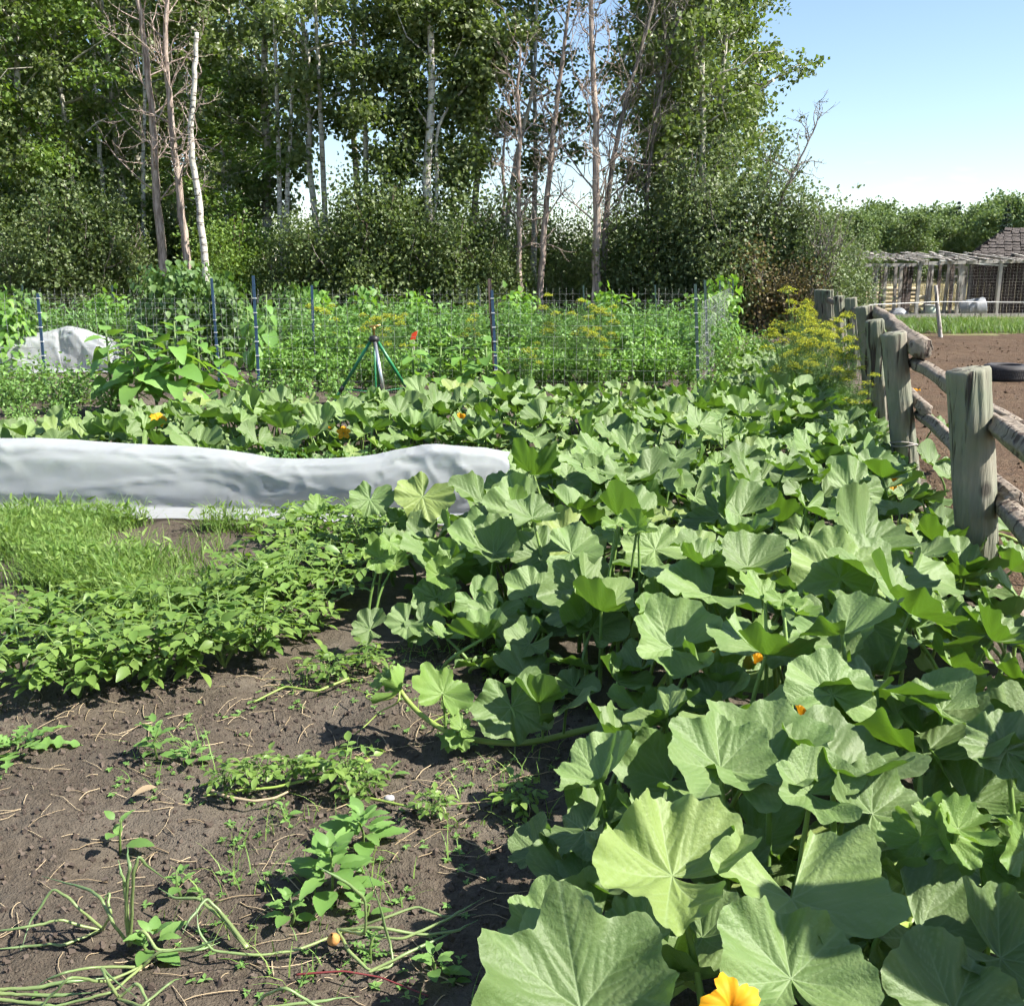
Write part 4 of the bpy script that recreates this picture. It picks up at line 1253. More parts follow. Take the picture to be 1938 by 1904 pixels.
# ------------------------------------------------------------------ pumpkin leaves
def pumpkin_leaf(seed, cup, ruffle, droop, fold, mat, na=150, nr=32, teeth=.010):
    rng = np.random.default_rng(seed)
    gap = rng.uniform(146, 172)
    th = np.linspace(-R(gap), R(gap), na)
    ad = np.degrees(np.abs(th))
    base = np.interp(ad, [0, 15, 30, 45, 60, 75, 90, 105, 120, 135, 150, 162, 172], [.50, .51, .53, .56, .59, .605, .605, .60, .585, .56, .51, .45, .34])
    sgn = np.sign(th)
    asym = 1 + .08 * np.sin(th + rng.uniform(0, 6)) + .08 * np.sin(2 * th + rng.uniform(0, 6)) + .03 * np.sin(5 * th + rng.uniform(0, 6)) + .02 * np.sin(8 * th + rng.uniform(0, 6))
    va = np.radians([0, 50, -50, 103, -103, 145, -145]) + rng.normal(0, .05, 7)
    dv0 = np.min(np.abs(th[:, None] - va), -1)
    lob = rng.uniform(.03, .07) * np.cos(np.clip(dv0 / R(26), 0, 1) * math.pi)
    tz = teeth * 1.3 * (np.abs(np.sin(th * 9 + .6 * np.sin(th * 4 + seed))) - .6) + teeth * .9 * (np.abs(np.sin(th * 23 + seed)) - .6) + .003 * rng.normal(size=na)
    Ro = (base + lob) * asym + tz
    s = np.linspace(0, 1, nr + 1)[1:]
    TH, S = np.meshgrid(th, s, indexing='ij')
    Rr = S * (base[:, None] * .95 + (Ro - base * .95)[:, None] * S ** 2)
    x, y = Rr * np.sin(TH), Rr * np.cos(TH)
    dva = np.abs(TH[..., None] - va)
    near = np.argmin(dva, -1)
    wv = np.clip(np.min(dva, -1) / R(26), 0, 1)
    mark, sec, quilt = np.zeros_like(x), np.zeros_like(x), np.zeros_like(x)
    for vi, a in enumerate(va):
        dx, dy = math.sin(a), math.cos(a)
        al, pr = x * dx + y * dy, x * dy - y * dx
        wd = .0060 * np.clip(1 - al * 1.2, .25, 1) + .002
        mark = np.maximum(mark, np.where(al > 0, np.exp(-(pr / wd) ** 2), 0))
        own = near == vi
        off = rng.uniform(0, .05)
        for qi, q in enumerate(np.arange(.09 + off, .56, .105)):
            for sg in (-1, 1):
                b = a + sg * R(40)
                ex, ey = math.sin(b), math.cos(b)
                q2 = q + .045 * (sg > 0)
                ox, oy = x - dx * q2, y - dy * q2
                al2, pr2 = ox * ex + oy * ey, ox * ey - oy * ex
                pr2 = pr2 + .5 * al2 ** 2 * sg
                fade = (al2 > 0) * np.clip((.34 - al2) / .15, 0, 1) * own
                sec = np.maximum(sec, np.exp(-(pr2 / .006) ** 2) * fade * .55)
                quilt = np.maximum(quilt, np.exp(-(pr2 / .020) ** 2) * fade)
    quilt = np.maximum(quilt, np.exp(-(wv * Rr * .45 / .02) ** 2))
    mark = np.maximum(mark, sec)
    nl = rng.integers(4, 7)
    z = cup * Rr ** 1.4 * 1.1
    z += fold * Rr * (.5 - .5 * np.cos(wv * math.pi) - .5)
    z += ruffle * S ** 2.5 * np.sin(nl * TH + rng.uniform(0, 6)) * (1 + .5 * np.sin(TH * 3 + 1))
    z += ruffle * .35 * S ** 6 * np.sin((nl * 3 + 2) * TH + rng.uniform(0, 6))
    z += rng.uniform(.015, .045) * Rr * S * np.cos(rng.integers(11, 16) * TH + rng.uniform(0, 6)) * (1 + .6 * np.sin(TH * 2 + 1))
    z += rng.uniform(-.08, .22) * np.abs(x) * S                     # folded up or down along the midrib
    z += .10 * Rr * np.sin(TH * 2 + rng.uniform(0, 6)) * S + .05 * Rr * np.sin(TH + rng.uniform(0, 6))
    z -= droop * S ** 3 * .25 * (1 + .5 * np.sin(TH * 1.5 + rng.uniform(0, 6)))
    ear = np.clip((np.degrees(np.abs(TH)) - 105) / 65, 0, 1)
    z += Rr * S * ear * np.where(TH > 0, rng.uniform(.05, .55), rng.uniform(.05, .55))
    z -= .007 * quilt * np.clip(S * 4, 0, 1)
    z += .030 * fbm(x * 5 + 5, y * 5 + 5, seed, 3) * S
    V = np.stack([x, y, z], -1).reshape(-1, 3)
    mark = np.maximum(mark, .30 * np.clip((S - .965) / .03, 0, 1))
    m = MB().add(V, grid_faces(na, nr), np.clip(.5 + 1.1 * fbm(x * 4 + 3, y * 4 + 3, seed + 2, 3), 0, 1).ravel(), mark.ravel())
    hub = np.concatenate([[(0, 0, 0)], V.reshape(na, nr, 3)[:, 0]])
    f = [(0, k + 1, k + 2, k + 3) for k in range(0, na - 2, 2)]
    m.add(hub, np.array(f)[:, ::-1], .5, .7)
    return m.mesh("leaf", mat)

_pc = [.36, .50, .14, .04, .66, .22, -.06, .46, .30, .56, .42, .20, .10, .28, .60, .34, .16, .48, .24, .40]
_pr = [.05, .06, .045, .05, .06, .065, .045, .08, .08, .07, .09, .09, .06, .07, .05, .09, .08, .06, .05, .07]
PL = [pumpkin_leaf(k_ + 1, c_, r_, .22 if c_ < .08 else .06, (.05, .09, .12)[k_ % 3], M['pumpkin']) for k_, (c_, r_) in enumerate(zip(_pc, _pr))]
PY = [pumpkin_leaf(21, .35, .09, 0, .09, M['pumpkin_young'], na=84, nr=16, teeth=.03), pumpkin_leaf(22, .05, .08, .2, .08, M['pumpkin_young'], na=84, nr=16, teeth=.03),
      pumpkin_leaf(23, .7, .09, 0, .10, M['pumpkin_young'], na=84, nr=16, teeth=.03)]

def leaf_matrix(p, tipaz, tilt, tiltaz, s, roll=0.0):
    """leaf with its stalk end at p, tip towards tipaz, blade tilted so that its face leans towards tiltaz (angles from +x)"""
    n = np.array((math.sin(tilt) * math.cos(tiltaz), math.sin(tilt) * math.sin(tiltaz), math.cos(tilt)))
    t = np.array((math.cos(tipaz), math.sin(tipaz), 0.0))
    t = nrm(t - n * np.dot(t, n))
    x = np.cross(t, n)
    s = s if hasattr(s, '__len__') else (s, s, s)
    t = t + x * roll
    return Matrix(((x[0] * s[0], t[0] * s[1], n[0] * s[2], p[0]), (x[1] * s[0], t[1] * s[1], n[1] * s[2], p[1]), (x[2] * s[0], t[2] * s[1], n[2] * s[2], p[2]), (0, 0, 0, 1)))

plants_px = [  # root place in the photograph (on the ground), label
    (1250, 1880, "pumpkin plant at the bottom edge with the largest nearest leaves and open orange blossom"),
    (1720, 1760, "pumpkin plant in the bottom right corner, its leaves crossed by fence shadows"),
    (1420, 1560, "pumpkin plant with wide pale leaves spreading over the dark soil edge"),
    (1700, 1400, "pumpkin plant crowded below the nearest fence post"),
    (1330, 1240, "pumpkin plant in the middle of the patch with one broad upright fan leaf"),
    (900, 1180, "young pumpkin plant whose small leaves creep out over bare soil"),
    (1640, 1120, "pumpkin plant left of the nearest fence post"),
    (1040, 1040, "pumpkin plant in front of the row cover's right end"),
    (1380, 1020, "pumpkin plant in the centre of the thick green patch"),
    (1640, 930, "pumpkin plant at the foot of the paired fence posts"),
    (1180, 900, "pumpkin plant just right of the long row cover"),
    (1440, 850, "pumpkin plant in the far middle of the patch"),
    (900, 850, "pumpkin plant behind the row cover, right of the sprinkler"),
    (1200, 800, "pumpkin plant at the patch's back edge before the wire fence"),
    (640, 850, "squash plant with yellow blossoms behind the row cover, left of the sprinkler"),
    (330, 850, "squash plant behind the row cover below the sunflower clump"),
    (60, 850, "squash plant behind the row cover at the far left"),
    (1560, 750, "pumpkin plant among the dill stems near the fence"),
    (1450, 690, "farthest pumpkin plant, beyond the last near steel stake"),
    (1930, 1030, "pumpkin plant grown through to the paddock side of the fence")]
roots = np.array([G(px, min(py, 1870), .02) for px, py, _ in plants_px])
plant_e = [empty("pumpkin_plant", (r[0], r[1], 0), lab, "pumpkin plant", "pumpkin and squash plants") for r, (_, _, lab) in zip(roots, plants_px)]
rng = np.random.default_rng(5)
vines = [MB() for _ in roots]

stalk_mesh_cache = {}
def stalk_mesh(seed):
    """a curved stalk of unit height whose foot is at (0,0,0) and head at (1,0,1)"""
    r = np.random.default_rng(seed)
    s = np.linspace(0, 1, 8)
    P = np.stack([s ** 1.6, .10 * np.sin(s * 3.1) * r.normal(), s ** .9], 1)
    return MB().add(*tube(P, 1, 7, cap=False))

def add_stalk(pi, foot, head, r=.0085):
    e = plant_e[pi]
    b = np.array((roots[pi][0], roots[pi][1], 0))
    s = np.linspace(0, 1, 8)
    d = head - foot
    P = foot + np.stack([d[0] * s ** 1.5, d[1] * s ** 1.5, d[2] * (s ** .85)], 1)
    sd = np.array((-d[1], d[0], 0)) * .12 * rng.normal()
    P += sd * np.sin(s * math.pi)[:, None]
    m = MB().add(*tube(P - b, np.linspace(r * 1.15, r * .75, 8), 7, cap=False), rng.random())
    obj("leaf_stalk", m.mesh("leaf_stalk", M['stalk']), e)

def add_leaf(p, size, tipaz, tilt, tiltaz, mesh, pi=None, stalk=True, asp=1.0, foot=None):
    p = np.asarray(p, float)
    if pi is None:
        pi = int(np.argmin(np.sum((roots[:, :2] - p[:2]) ** 2, 1)))
    b = np.array((roots[pi][0], roots[pi][1], 0))
    Mx = leaf_matrix(p - b, tipaz, tilt, tiltaz, (size * asp, size, size * rng.uniform(.75, 1.25)), rng.normal(0, .16))
    obj("leaf", mesh, plant_e[pi], Mx)
    if stalk:
        if foot is None:
            back = np.array((math.cos(tipaz), math.sin(tipaz), 0)) * -rng.uniform(.02, .16) + rng.normal(0, .04, 3)
            foot = np.array((p[0] + back[0], p[1] + back[1], .015))
        add_stalk(pi, np.asarray(foot, float), p - np.array((0, 0, .004)), .006 + .009 * size)
    return pi

# leaves of the foreground, one by one: place of the stalk end in an enlargement of the photograph, height, width, tip direction, tilt
def z4(zx, zy):
    return (1400 + zx / 1.0912) / 1.639, (2100 + zy / 1.0912) / 1.639
SAZ = math.pi / 2 - SUN_AZ
DG = R
hero = [  # zx, zy, z, size, tip azimuth (deg, 0 = right, 90 = away), tilt, tilt azimuth, variant
    (748, 672, .50, .40, 140, 24, -70, 0), (1152, 748, .46, .40, -75, 16, -60, 2), (1150, 1020, .44, .33, 85, 26, -85, 0), (440, 1125, .52, .40, 100, 26, -95, 3),
    (400, 1000, .30, .40, -150, 22, 180, 6), (912, 308, .54, .36, 100, 34, -75, 5), (1218, 395, .52, .27, 155, 30, -60, 2), (1425, 462, .47, .33, 40, 34, -80, 7),
    (1590, 868, .40, .33, -50, 18, -60, 2), (1725, 615, .42, .21, -60, 20, -50, 3), (1360, 170, .46, .24, 60, 24, -80, 1), (1600, 200, .44, .25, 10, 28, -40, 5),
    (1880, 250, .50, .30, 130, 34, -60, 3), (1660, 110, .52, .25, 150, 18, -70, 1), (850, 880, .26, .28, -20, 18, 200, 2), (640, 905, .32, .26, 110, 28, 200, 1),
    (500, 350, .30, .30, 160, 22, 190, 6), (450, 520, .26, .25, 170, 34, 190, 3), (290, 590, .16, .20, -170, 35, 190, 6), (1510, 1075, .34, .22, 150, 30, -30, 4),
    (1290, 60, .56, .32, 95, 34, -80, 5), (900, 80, .34, .28, 130, 22, 200, 2), (560, 190, .20, .30, 165, 25, 190, 6), (730, 130, .34, .27, 130, 28, 170, 1),
    (1860, 950, .40, .30, -20, 26, -90, 2), (1760, 420, .34, .30, -20, 20, -70, 3), (1040, 560, .24, .26, -30, 15, -90, 2), (1480, 700, .24, .26, 30, 15, -60, 3),
    (1150, 620, .20, .24, 170, 15, 180, 6), (660, 480, .24, .26, -160, 20, 180, 6), (1700, 1130, .40, .30, 60, 25, -90, 0), (1350, 1130, .30, .26, -150, 20, -90, 3),
    (700, 1000, .22, .24, -140, 18, 200, 2), (1830, 700, .30, .26, -10, 22, -70, 6), (1600, 480, .28, .25, -40, 20, -60, 2), (1100, 880, .22, .25, 200, 15, 200, 3),
    (1250, 950, .20, .26, 0, 12, -90, 2), (940, 700, .18, .24, -90, 14, -90, 6), (1420, 900, .18, .24, 40, 14, -90, 2), (1700, 780, .22, .24, 160, 14, -90, 3)]
occupied = []
for zx, zy, z, size, az, tl, ta, v in hero:
    p = G(*z4(zx, zy), z)
    add_leaf(p, size * .69, R(az), R(tl), R(ta), PL[(v, v + 8, v + 12)[int(zx + zy) % 3]])
    occupied.append((p[0], p[1], size * .30))

# the thick of the patch, scattered over its ground plan
def poly(pts, z):
    return np.array([G(a, b, z)[:2] for a, b in pts])
patch = poly([(1000, 1900), (1010, 1700), (1100, 1470), (1160, 1350), (1150, 1220), (1000, 1150), (870, 1120), (790, 1085), (800, 1040), (760, 985), (860, 960), (930, 905), (1040, 865), (1000, 845),
              (900, 838), (400, 842), (-60, 842), (-60, 795), (140, 790), (300, 768), (450, 752), (620, 762), (760, 742), (900, 742), (1100, 738), (1340, 738),
              (1380, 695), (1400, 655), (1470, 640), (1560, 680), (1630, 740), (1685, 800), (1735, 870), (1830, 960), (1885, 1060), (1980, 1200), (2050, 1330), (2000, 1900), (1500, 1900)], .38)
def inside(q, P):
    x, y = q[:, 0], q[:, 1]
    r = np.zeros(len(q), bool)
    j = len(P) - 1
    for i in range(len(P)):
        c = ((P[i, 1] > y) != (P[j, 1] > y)) & (x < (P[j, 0] - P[i, 0]) * (y - P[i, 1]) / (P[j, 1] - P[i, 1] + 1e-12) + P[i, 0])
        r ^= c
        j = i
    return r
def edge_dist(q, P):
    d = np.full(len(q), 1e9)
    for i in range(len(P)):
        a, b = P[i - 1], P[i]
        u = np.clip(((q - a) @ (b - a)) / max(1e-9, (b - a) @ (b - a)), 0, 1)
        d = np.minimum(d, np.linalg.norm(q - a - u[:, None] * (b - a), axis=1))
    return d
def scatter(P, r, seed, n=60000):
    g = np.random.default_rng(seed)
    lo, hi = P.min(0), P.max(0)
    q = g.uniform(lo, hi, (n, 2))
    q = q[inside(q, P)]
    cell, out = {}, []
    for a in q:
        rr = r
        k = (int(a[0] / rr), int(a[1] / rr))
        if any((o[0] - a[0]) ** 2 + (o[1] - a[1]) ** 2 < rr * rr for dx in (-1, 0, 1) for dy in (-1, 0, 1) for o in cell.get((k[0] + dx, k[1] + dy), ())):
            continue
        cell.setdefault(k, []).append(a)
        out.append(a)
    return np.array(out)
q = scatter(patch, .168, 3)
ed = edge_dist(q, patch)
for (x, y), e_ in zip(q, ed):
    if any((x - a) ** 2 + (y - b) ** 2 < c * c for a, b, c in occupied):
        continue
    hmax = .52 + .10 * fbm(x * .9 + 4, y * .9, 71, 2) * 2
    young = (x < .25 and y < 4.6 and y > 2.6)
    if young: hmax = .24
    if y > 7.6: hmax *= .82
    h = hmax * np.clip(.42 + 1.1 * e_, .42, 1) * rng.uniform(.62, 1.12)
    size = rng.uniform(.17, .33) * (.85 if young else 1) * (.85 if y > 12 else 1)
    tipaz = rng.uniform(0, 2 * math.pi)
    tl = abs(rng.normal(.40, .22))
    ta = rng.normal(-.5, 1.0) if rng.random() < .72 else rng.uniform(0, 6.28)
    v = rng.integers(0, len(PL))
    mesh = PL[v] if rng.random() > .10 else PY[rng.integers(0, 3)]
    if mesh in PY: size *= .55
    add_leaf((x, y, h), size, tipaz, tl, ta, mesh, asp=rng.uniform(.84, 1.2))
q = scatter(patch, .27, 8)
for (x, y) in q:
    if y > 9.5: continue
    add_leaf((x, y, rng.uniform(.12, .26)), rng.uniform(.16, .25), rng.uniform(0, 6.28), abs(rng.normal(.2, .15)), rng.uniform(0, 6.28), PL[rng.integers(0, 8)])
# through the fence, on the paddock side
for px, py, z, s in ((1925, 1010, .28, .26), (1915, 1080, .25, .22), (1930, 1130, .3, .24), (1790, 820, .22, .26), (1775, 800, .25, .24), (1800, 905, .2, .26), (1765, 880, .25, .24), (1925, 1065, .2, .2), (1805, 850, .2, .2)):
    add_leaf(G(px, py, z), s, rng.uniform(0, 6.28), .35, rng.uniform(-1.5, .3), PL[rng.integers(0, 6)], pi=19)

# the two pale leaves standing before the row cover, and the creeping runner with its own leaves
for px, py, z, s, az, tl, ta, msh in ((700, 945, .42, .27, -100, 40, -80, PL[3]), (800, 940, .44, .36, -120, 42, -90, PL[3]), (990, 975, .45, .44, -140, 42, -80, PL[2]),
                                      (1030, 1045, .38, .36, 150, 36, -80, PL[5]), (1075, 905, .5, .40, 60, 38, -70, PL[0]), (1145, 920, .5, .36, 100, 40, -70, PL[4]),
                                      (1240, 1040, .45, .34, 120, 40, -80, PL[5]), (1400, 975, .5, .40, 170, 30, -70, PL[0]), (1590, 1095, .56, .44, 95, 42, -85, PL[5]),
                                      (1420, 1090, .46, .36, 160, 34, -70, PL[0]), (1640, 1030, .55, .42, 40, 30, -60, PL[1]), (1270, 1225, .44, .36, 150, 40, -80, PL[0]),
                                      (900, 1140, .22, .26, -60, 40, -90, PL[3]), (1010, 1125, .28, .30, 60, 40, -90, PL[2]), (935, 1165, .2, .28, -110, 45, -90, PL[3]), (825, 1130, .2, .24, 120, 35, -80, PL[2]),
                                      (770, 1180, .14, .20, -120, 40, -90, PL[2]), (800, 1185, .13, .22, -60, 45, -100, PL[3]), (700, 1190, .12, .2, 160, 35, -80, PL[2]), (1120, 1190, .25, .3, 70, 40, -80, PL[1])):
    add_leaf(G(px, py, z), s * .74, R(az), R(tl), R(ta), msh)
for px, py, z in ((590, 965, .30), (1195, 1010, .60), (855, 1065, .34), (735, 1050, .36), (985, 965, .5), (745, 985, .3), (1460, 1150, .6), (1780, 1600, .5), (1905, 1650, .45)):
    for k in range(3):
        add_leaf(G(px, py, z) + rng.normal(0, .04, 3), rng.uniform(.10, .15), rng.uniform(0, 6.28), rng.uniform(.3, 1.0), -1.2 + rng.normal(0, .6), PY[k])

runner_px = [(1135, 1375, .05), (1090, 1385, .04), (1040, 1398, .03), (980, 1408, .03), (900, 1402, .03), (840, 1383, .05), (795, 1352, .08), (768, 1322, .12), (752, 1298, .17), (735, 1285, .20)]
rp_ = np.array([G(a, b, z) for a, b, z in runner_px])
rbase = np.array((rp_[0][0], rp_[0][1], 0))
k = np.linspace(0, len(rp_) - 1, 50)
RP = np.stack([np.interp(k, np.arange(len(rp_)), rp_[:, c]) for c in range(3)], 1)
for _ in range(4): RP[1:-1] = (RP[:-2] + 2 * RP[1:-1] + RP[2:]) / 4
run_e = empty("pumpkin_runner", rbase, "yellow green pumpkin runner creeping out over bare soil with heart shaped leaves", "pumpkin vine")
obj("vine", MB().add(*tube(RP - rbase, np.linspace(.013, .008, 50), 9), .7).mesh("vine", M['vine']), run_e)
for px, py, z, s, az, tl, ta, msh, fi in ((968, 1338, .15, .25, -80, 42, -85, PL[3], 16), (838, 1312, .20, .17, 90, 45, -70, PY[0], 27), (758, 1305, .2, .14, 70, 70, 160, PY[2], 44), (1020, 1330, .2, .18, 30, 30, 60, PL[4], 12),
                                          (742, 1290, .2, .08, 140, 40, -60, PY[1], 47), (735, 1282, .2, .09, 60, 60, 200, PY[0], 48), (870, 1395, .07, .09, -60, 20, -90, PY[1], 24), (1075, 1335, .2, .2, 30, 40, 160, PL[6], 8),
                                          (875, 1380, .10, .08, 60, 30, -60, PY[0], 23), (860, 1405, .05, .09, 200, 15, -90, PY[1], 25)):
    p = G(px, py, z)
    obj("leaf", msh, run_e, leaf_matrix(p - rbase, R(az), R(tl), R(ta), s))
    d = p - RP[fi]
    s_ = np.linspace(0, 1, 7)[:, None]
    obj("leaf_stalk", MB().add(*tube(RP[fi] + d * s_ + np.array((0, 0, .03)) * np.sin(s_ * math.pi) - rbase, .0055, 6, cap=False), .6).mesh("leaf_stalk", M['stalk']), run_e)
for k0, ends_ in ((42, [(755, 1330, .12), (720, 1345, .06), (690, 1375, .02), (670, 1390, .01)]), (42, [(740, 1325, .12), (700, 1325, .10), (690, 1318, .08), (700, 1312, .07), (712, 1318, .07), (660, 1300, .05)]), (30, [(870, 1340, .1), (885, 1320, .12), (880, 1312, .13), (872, 1316, .13)])):
    P = np.array([RP[k0]] + [G(*q_) for q_ in ends_])
    kk = np.linspace(0, len(P) - 1, 24)
    Q = np.stack([np.interp(kk, np.arange(len(P)), P[:, c]) for c in range(3)], 1)
    for _ in range(3): Q[1:-1] = (Q[:-2] + 2 * Q[1:-1] + Q[2:]) / 4
    obj("tendril", MB().add(*tube(Q - rbase, np.linspace(.004, .0018, 24), 5), .6).mesh("tendril", M['vine']), run_e)
# ground vines under the patch and out over the soil
for pi, e in enumerate(plant_e):
    if pi in (0, 2, 5): continue
    b = np.array((roots[pi][0], roots[pi][1], 0))
    for kx in range(3):
        az = kx * 2.1 + pi
        L = rng.uniform(.5, .9)
        s = np.linspace(0, 1, 12)
        P = np.stack([np.cos(az + .5 * s * rng.normal()) * L * s, np.sin(az + .5 * s) * L * s, .03 + .03 * np.sin(s * 5)], 1)
        if pi == 0 and math.sin(az) < -.3: continue
        obj("vine", MB().add(*tube(P, np.linspace(.014, .008, 12), 7), rng.random()).mesh("vine", M['vine']), e)

# ------------------------------------------------------------------ squash blossoms
def blossom_mesh(seed, openk):
    g = np.random.default_rng(seed)
    na, nr = 50, 8
    th = np.linspace(0, 2 * math.pi, na)
    s = np.linspace(0.12, 1, nr)
    TH, S = np.meshgrid(th, s, indexing='ij')
    ph = np.abs(((TH * 5 / (2 * math.pi)) % 1) - .5) * 2
    lob = (1 - ph) ** .75
    rad = S * (.40 + openk * S * (.30 + .50 * lob)) * (1 + .06 * np.sin(TH * 17 + 2) * S)
    z = S * (1.0 - .35 * openk * S) - openk * .40 * S ** 5 * lob + .07 * np.sin(TH * 13 + seed) * S ** 3
    m = MB().add(np.stack([rad * np.cos(TH), rad * np.sin(TH), z], -1), grid_faces(na, nr), np.clip(S.ravel() * .9, 0, 1))
    return m.mesh("petals", M['blossom'])
BL = [blossom_mesh(1, 1.0), blossom_mesh(2, .6), blossom_mesh(3, .15)]
BT = MB().add(*tube([(0, 0, -2.2), (.1, 0, -1), (0, 0, 0), (0, 0, .2)], [.07, .07, .12, .14], 7)).mesh("flower_stalk", M['stalk'])
blos = [(1383, 1874, .49, .050, 0, 40, -80, "open orange squash blossom at the bottom edge between the big leaves"),
        (1345, 1238, .36, .05, 2, 20, 0, "closed orange blossom deep between leaves in the patch's middle"),
        (1428, 1240, .38, .05, 2, 20, 0, "small orange blossom under the broad pale fan leaf"),
        (1515, 1340, .30, .06, 2, 10, 0, "narrow orange bud standing beside a leaf stalk"),
        (1688, 902, .42, .07, 1, 60, -100, "yellow orange blossom left of the nearest post, half hidden by leaves"),
        (1733, 735, .66, .05, 1, 10, 0, "bright yellow blossom against the paddock, just right of the paired posts"),
        (650, 812, .40, .055, 0, 55, -80, "open yellow blossom just left of the sprinkler's foot"),
        (622, 808, .38, .045, 2, 20, 0, "closed blossom beside the open one left of the sprinkler"),
        (298, 788, .48, .065, 0, 45, -60, "open yellow blossom below the sunflower clump"),
        (555, 790, .40, .045, 2, 20, -90, "small closed blossom behind the row cover, left of centre"),
        (240, 822, .34, .04, 2, 20, -90, "tiny orange bud at the back edge of the row cover"),
        (872, 785, .40, .06, 1, 60, -90, "shaded orange blossom right of the sprinkler"),
        (358, 815, .36, .035, 2, 10, 0, "small orange bud below the sunflower clump"),
        (947, 1030, .30, .05, 2, 30, -90, "dull orange bud in front of the row cover's right end"),
        (1357, 1030, .45, .045, 2, 30, -90, "pale yellow bud in the centre of the patch")]
for px, py, z, s, v, tl, ta, lab in blos:
    p = G(px, py, z)
    e = empty("squash_blossom", (p[0], p[1], 0), lab, "blossom", "squash blossoms")
    Mx = leaf_matrix((0, 0, z - .04), R(90), R(tl), R(ta), s)
    obj("petals", BL[v], e, Mx)
    obj("flower_stalk", BT, e, Mx)

# ------------------------------------------------------------------ potatoes
def gen_potato(seed, nst=7, H=.42, spread=.32):
    g = np.random.default_rng(seed)
    sm, fm = MB(), MB()
    for k in range(nst):
        az = k * 2.4 + g.normal(0, .3)
        sp_ = spread * g.uniform(.3, 1)
        s = np.linspace(0, 1, 7)
        top = np.array((math.cos(az) * sp_, math.sin(az) * sp_, H * g.uniform(.6, 1)))
        P = top * np.stack([s ** 1.2, s ** 1.2, s ** .8], 1)
        sm.add(*tube(P, np.linspace(.007, .003, 7), 5, cap=False), g.random())
        for j in range(6):
            u = .25 + .75 * (j + g.random() * .6) / 6
            q = np.array([np.interp(u, s, P[:, c]) for c in range(3)])
            a2 = az + j * 2.3 + g.normal(0, .4)
            L = g.uniform(.10, .19) * (1.1 - .35 * u)
            d = np.array((math.cos(a2), math.sin(a2), g.uniform(.1, .7)))
            B = q + d * L * np.linspace(0, 1, 4)[:, None] - np.array((0, 0, .05)) * (np.linspace(0, 1, 4) ** 2)[:, None]
            sm.add(*tube(B, .0025, 4, cap=False), g.random())
            sd = nrm(np.cross(d, (0, 0, 1)))
            tips, nors, pos, sz = [], [], [], []
            for f, sg, z_ in ((1, 0, .070), (.72, 1, .055), (.72, -1, .055), (.42, 1, .042), (.42, -1, .042)):
                pos.append(q + d * L * f - np.array((0, 0, .05 * f * f)))
                tips.append(nrm(d * (1 if sg == 0 else .45) + sd * sg * .9 + (0, 0, -.25) + g.normal(0, .18, 3)))
                nors.append((0, 0, 1) + g.normal(0, .32, 3))
                sz.append(z_ * g.uniform(.8, 1.3))
            inst(fm, OVAL, frames(np.array(tips), np.array(nors)), np.array(pos), np.array(sz), np.clip(g.random(5) * .6 + .4 * g.random(), 0, 1))
    return sm.mesh("stem", M['green_stem']), fm.mesh("foliage", M['potato'])
POT = [gen_potato(s_, 7, .32, .30) for s_ in (1, 2, 3)] + [gen_potato(4, 5, .24, .26), gen_potato(5, 9, .36, .34), gen_potato(6, 3, .20, .10)]
pots = [(45, 1300, 2, 1.0, "potato plant at the far left of the front row"), (150, 1320, 0, 1.05, "potato plant in the front row with leaves drooping onto soil"),
        (245, 1290, 1, .95, "potato plant in the front row, third from the left"), (340, 1275, 4, 1.0, "potato plant in the front row with one large pale leaf low down"),
        (425, 1262, 2, 1.0, "potato plant in the front row, fifth from the left"), (500, 1240, 0, .95, "potato plant at the right end of the front row"),
        (100, 1225, 1, .95, "potato plant behind the front row at left"), (200, 1215, 3, 1.1, "low potato plant behind the front row's second plant"),
        (450, 1180, 0, .9, "potato plant behind the front row's right half"), (540, 1150, 4, 1.0, "bushy potato plant in the dark shaded hollow"), (20, 1210, 0, .85, "potato plant cut by the left edge"),
        (560, 1080, 1, 1.05, "tall potato plant right of the weedy grass"), (640, 1050, 2, 1.05, "potato plant below the row cover's curl of pumpkin vine"), (620, 1130, 0, 1.0, "potato plant right of the shaded hollow"),
        (700, 1080, 4, .95, "potato plant beside the first pumpkin leaves"), (690, 1020, 1, .9, "potato plant close under the row cover's right half"), (770, 1040, 3, 1.0, "low potato plant mixing with pumpkin leaves"),
        (580, 1200, 3, .9, "small potato plant at the edge of bare soil"), (490, 1120, 3, .9, "small potato plant between grass and the shaded hollow"), (560, 1020, 3, 1.0, "low potato plant at the grass's right end near the row cover")]
for i, (px, py, v, s, lab) in enumerate(pots):
    tree_thing("potato_plant", POT[v], G(px, py, .0), lab, "potato plant", "potato plants", rz=i * 1.9, s=s, parts=("stem", "foliage"))

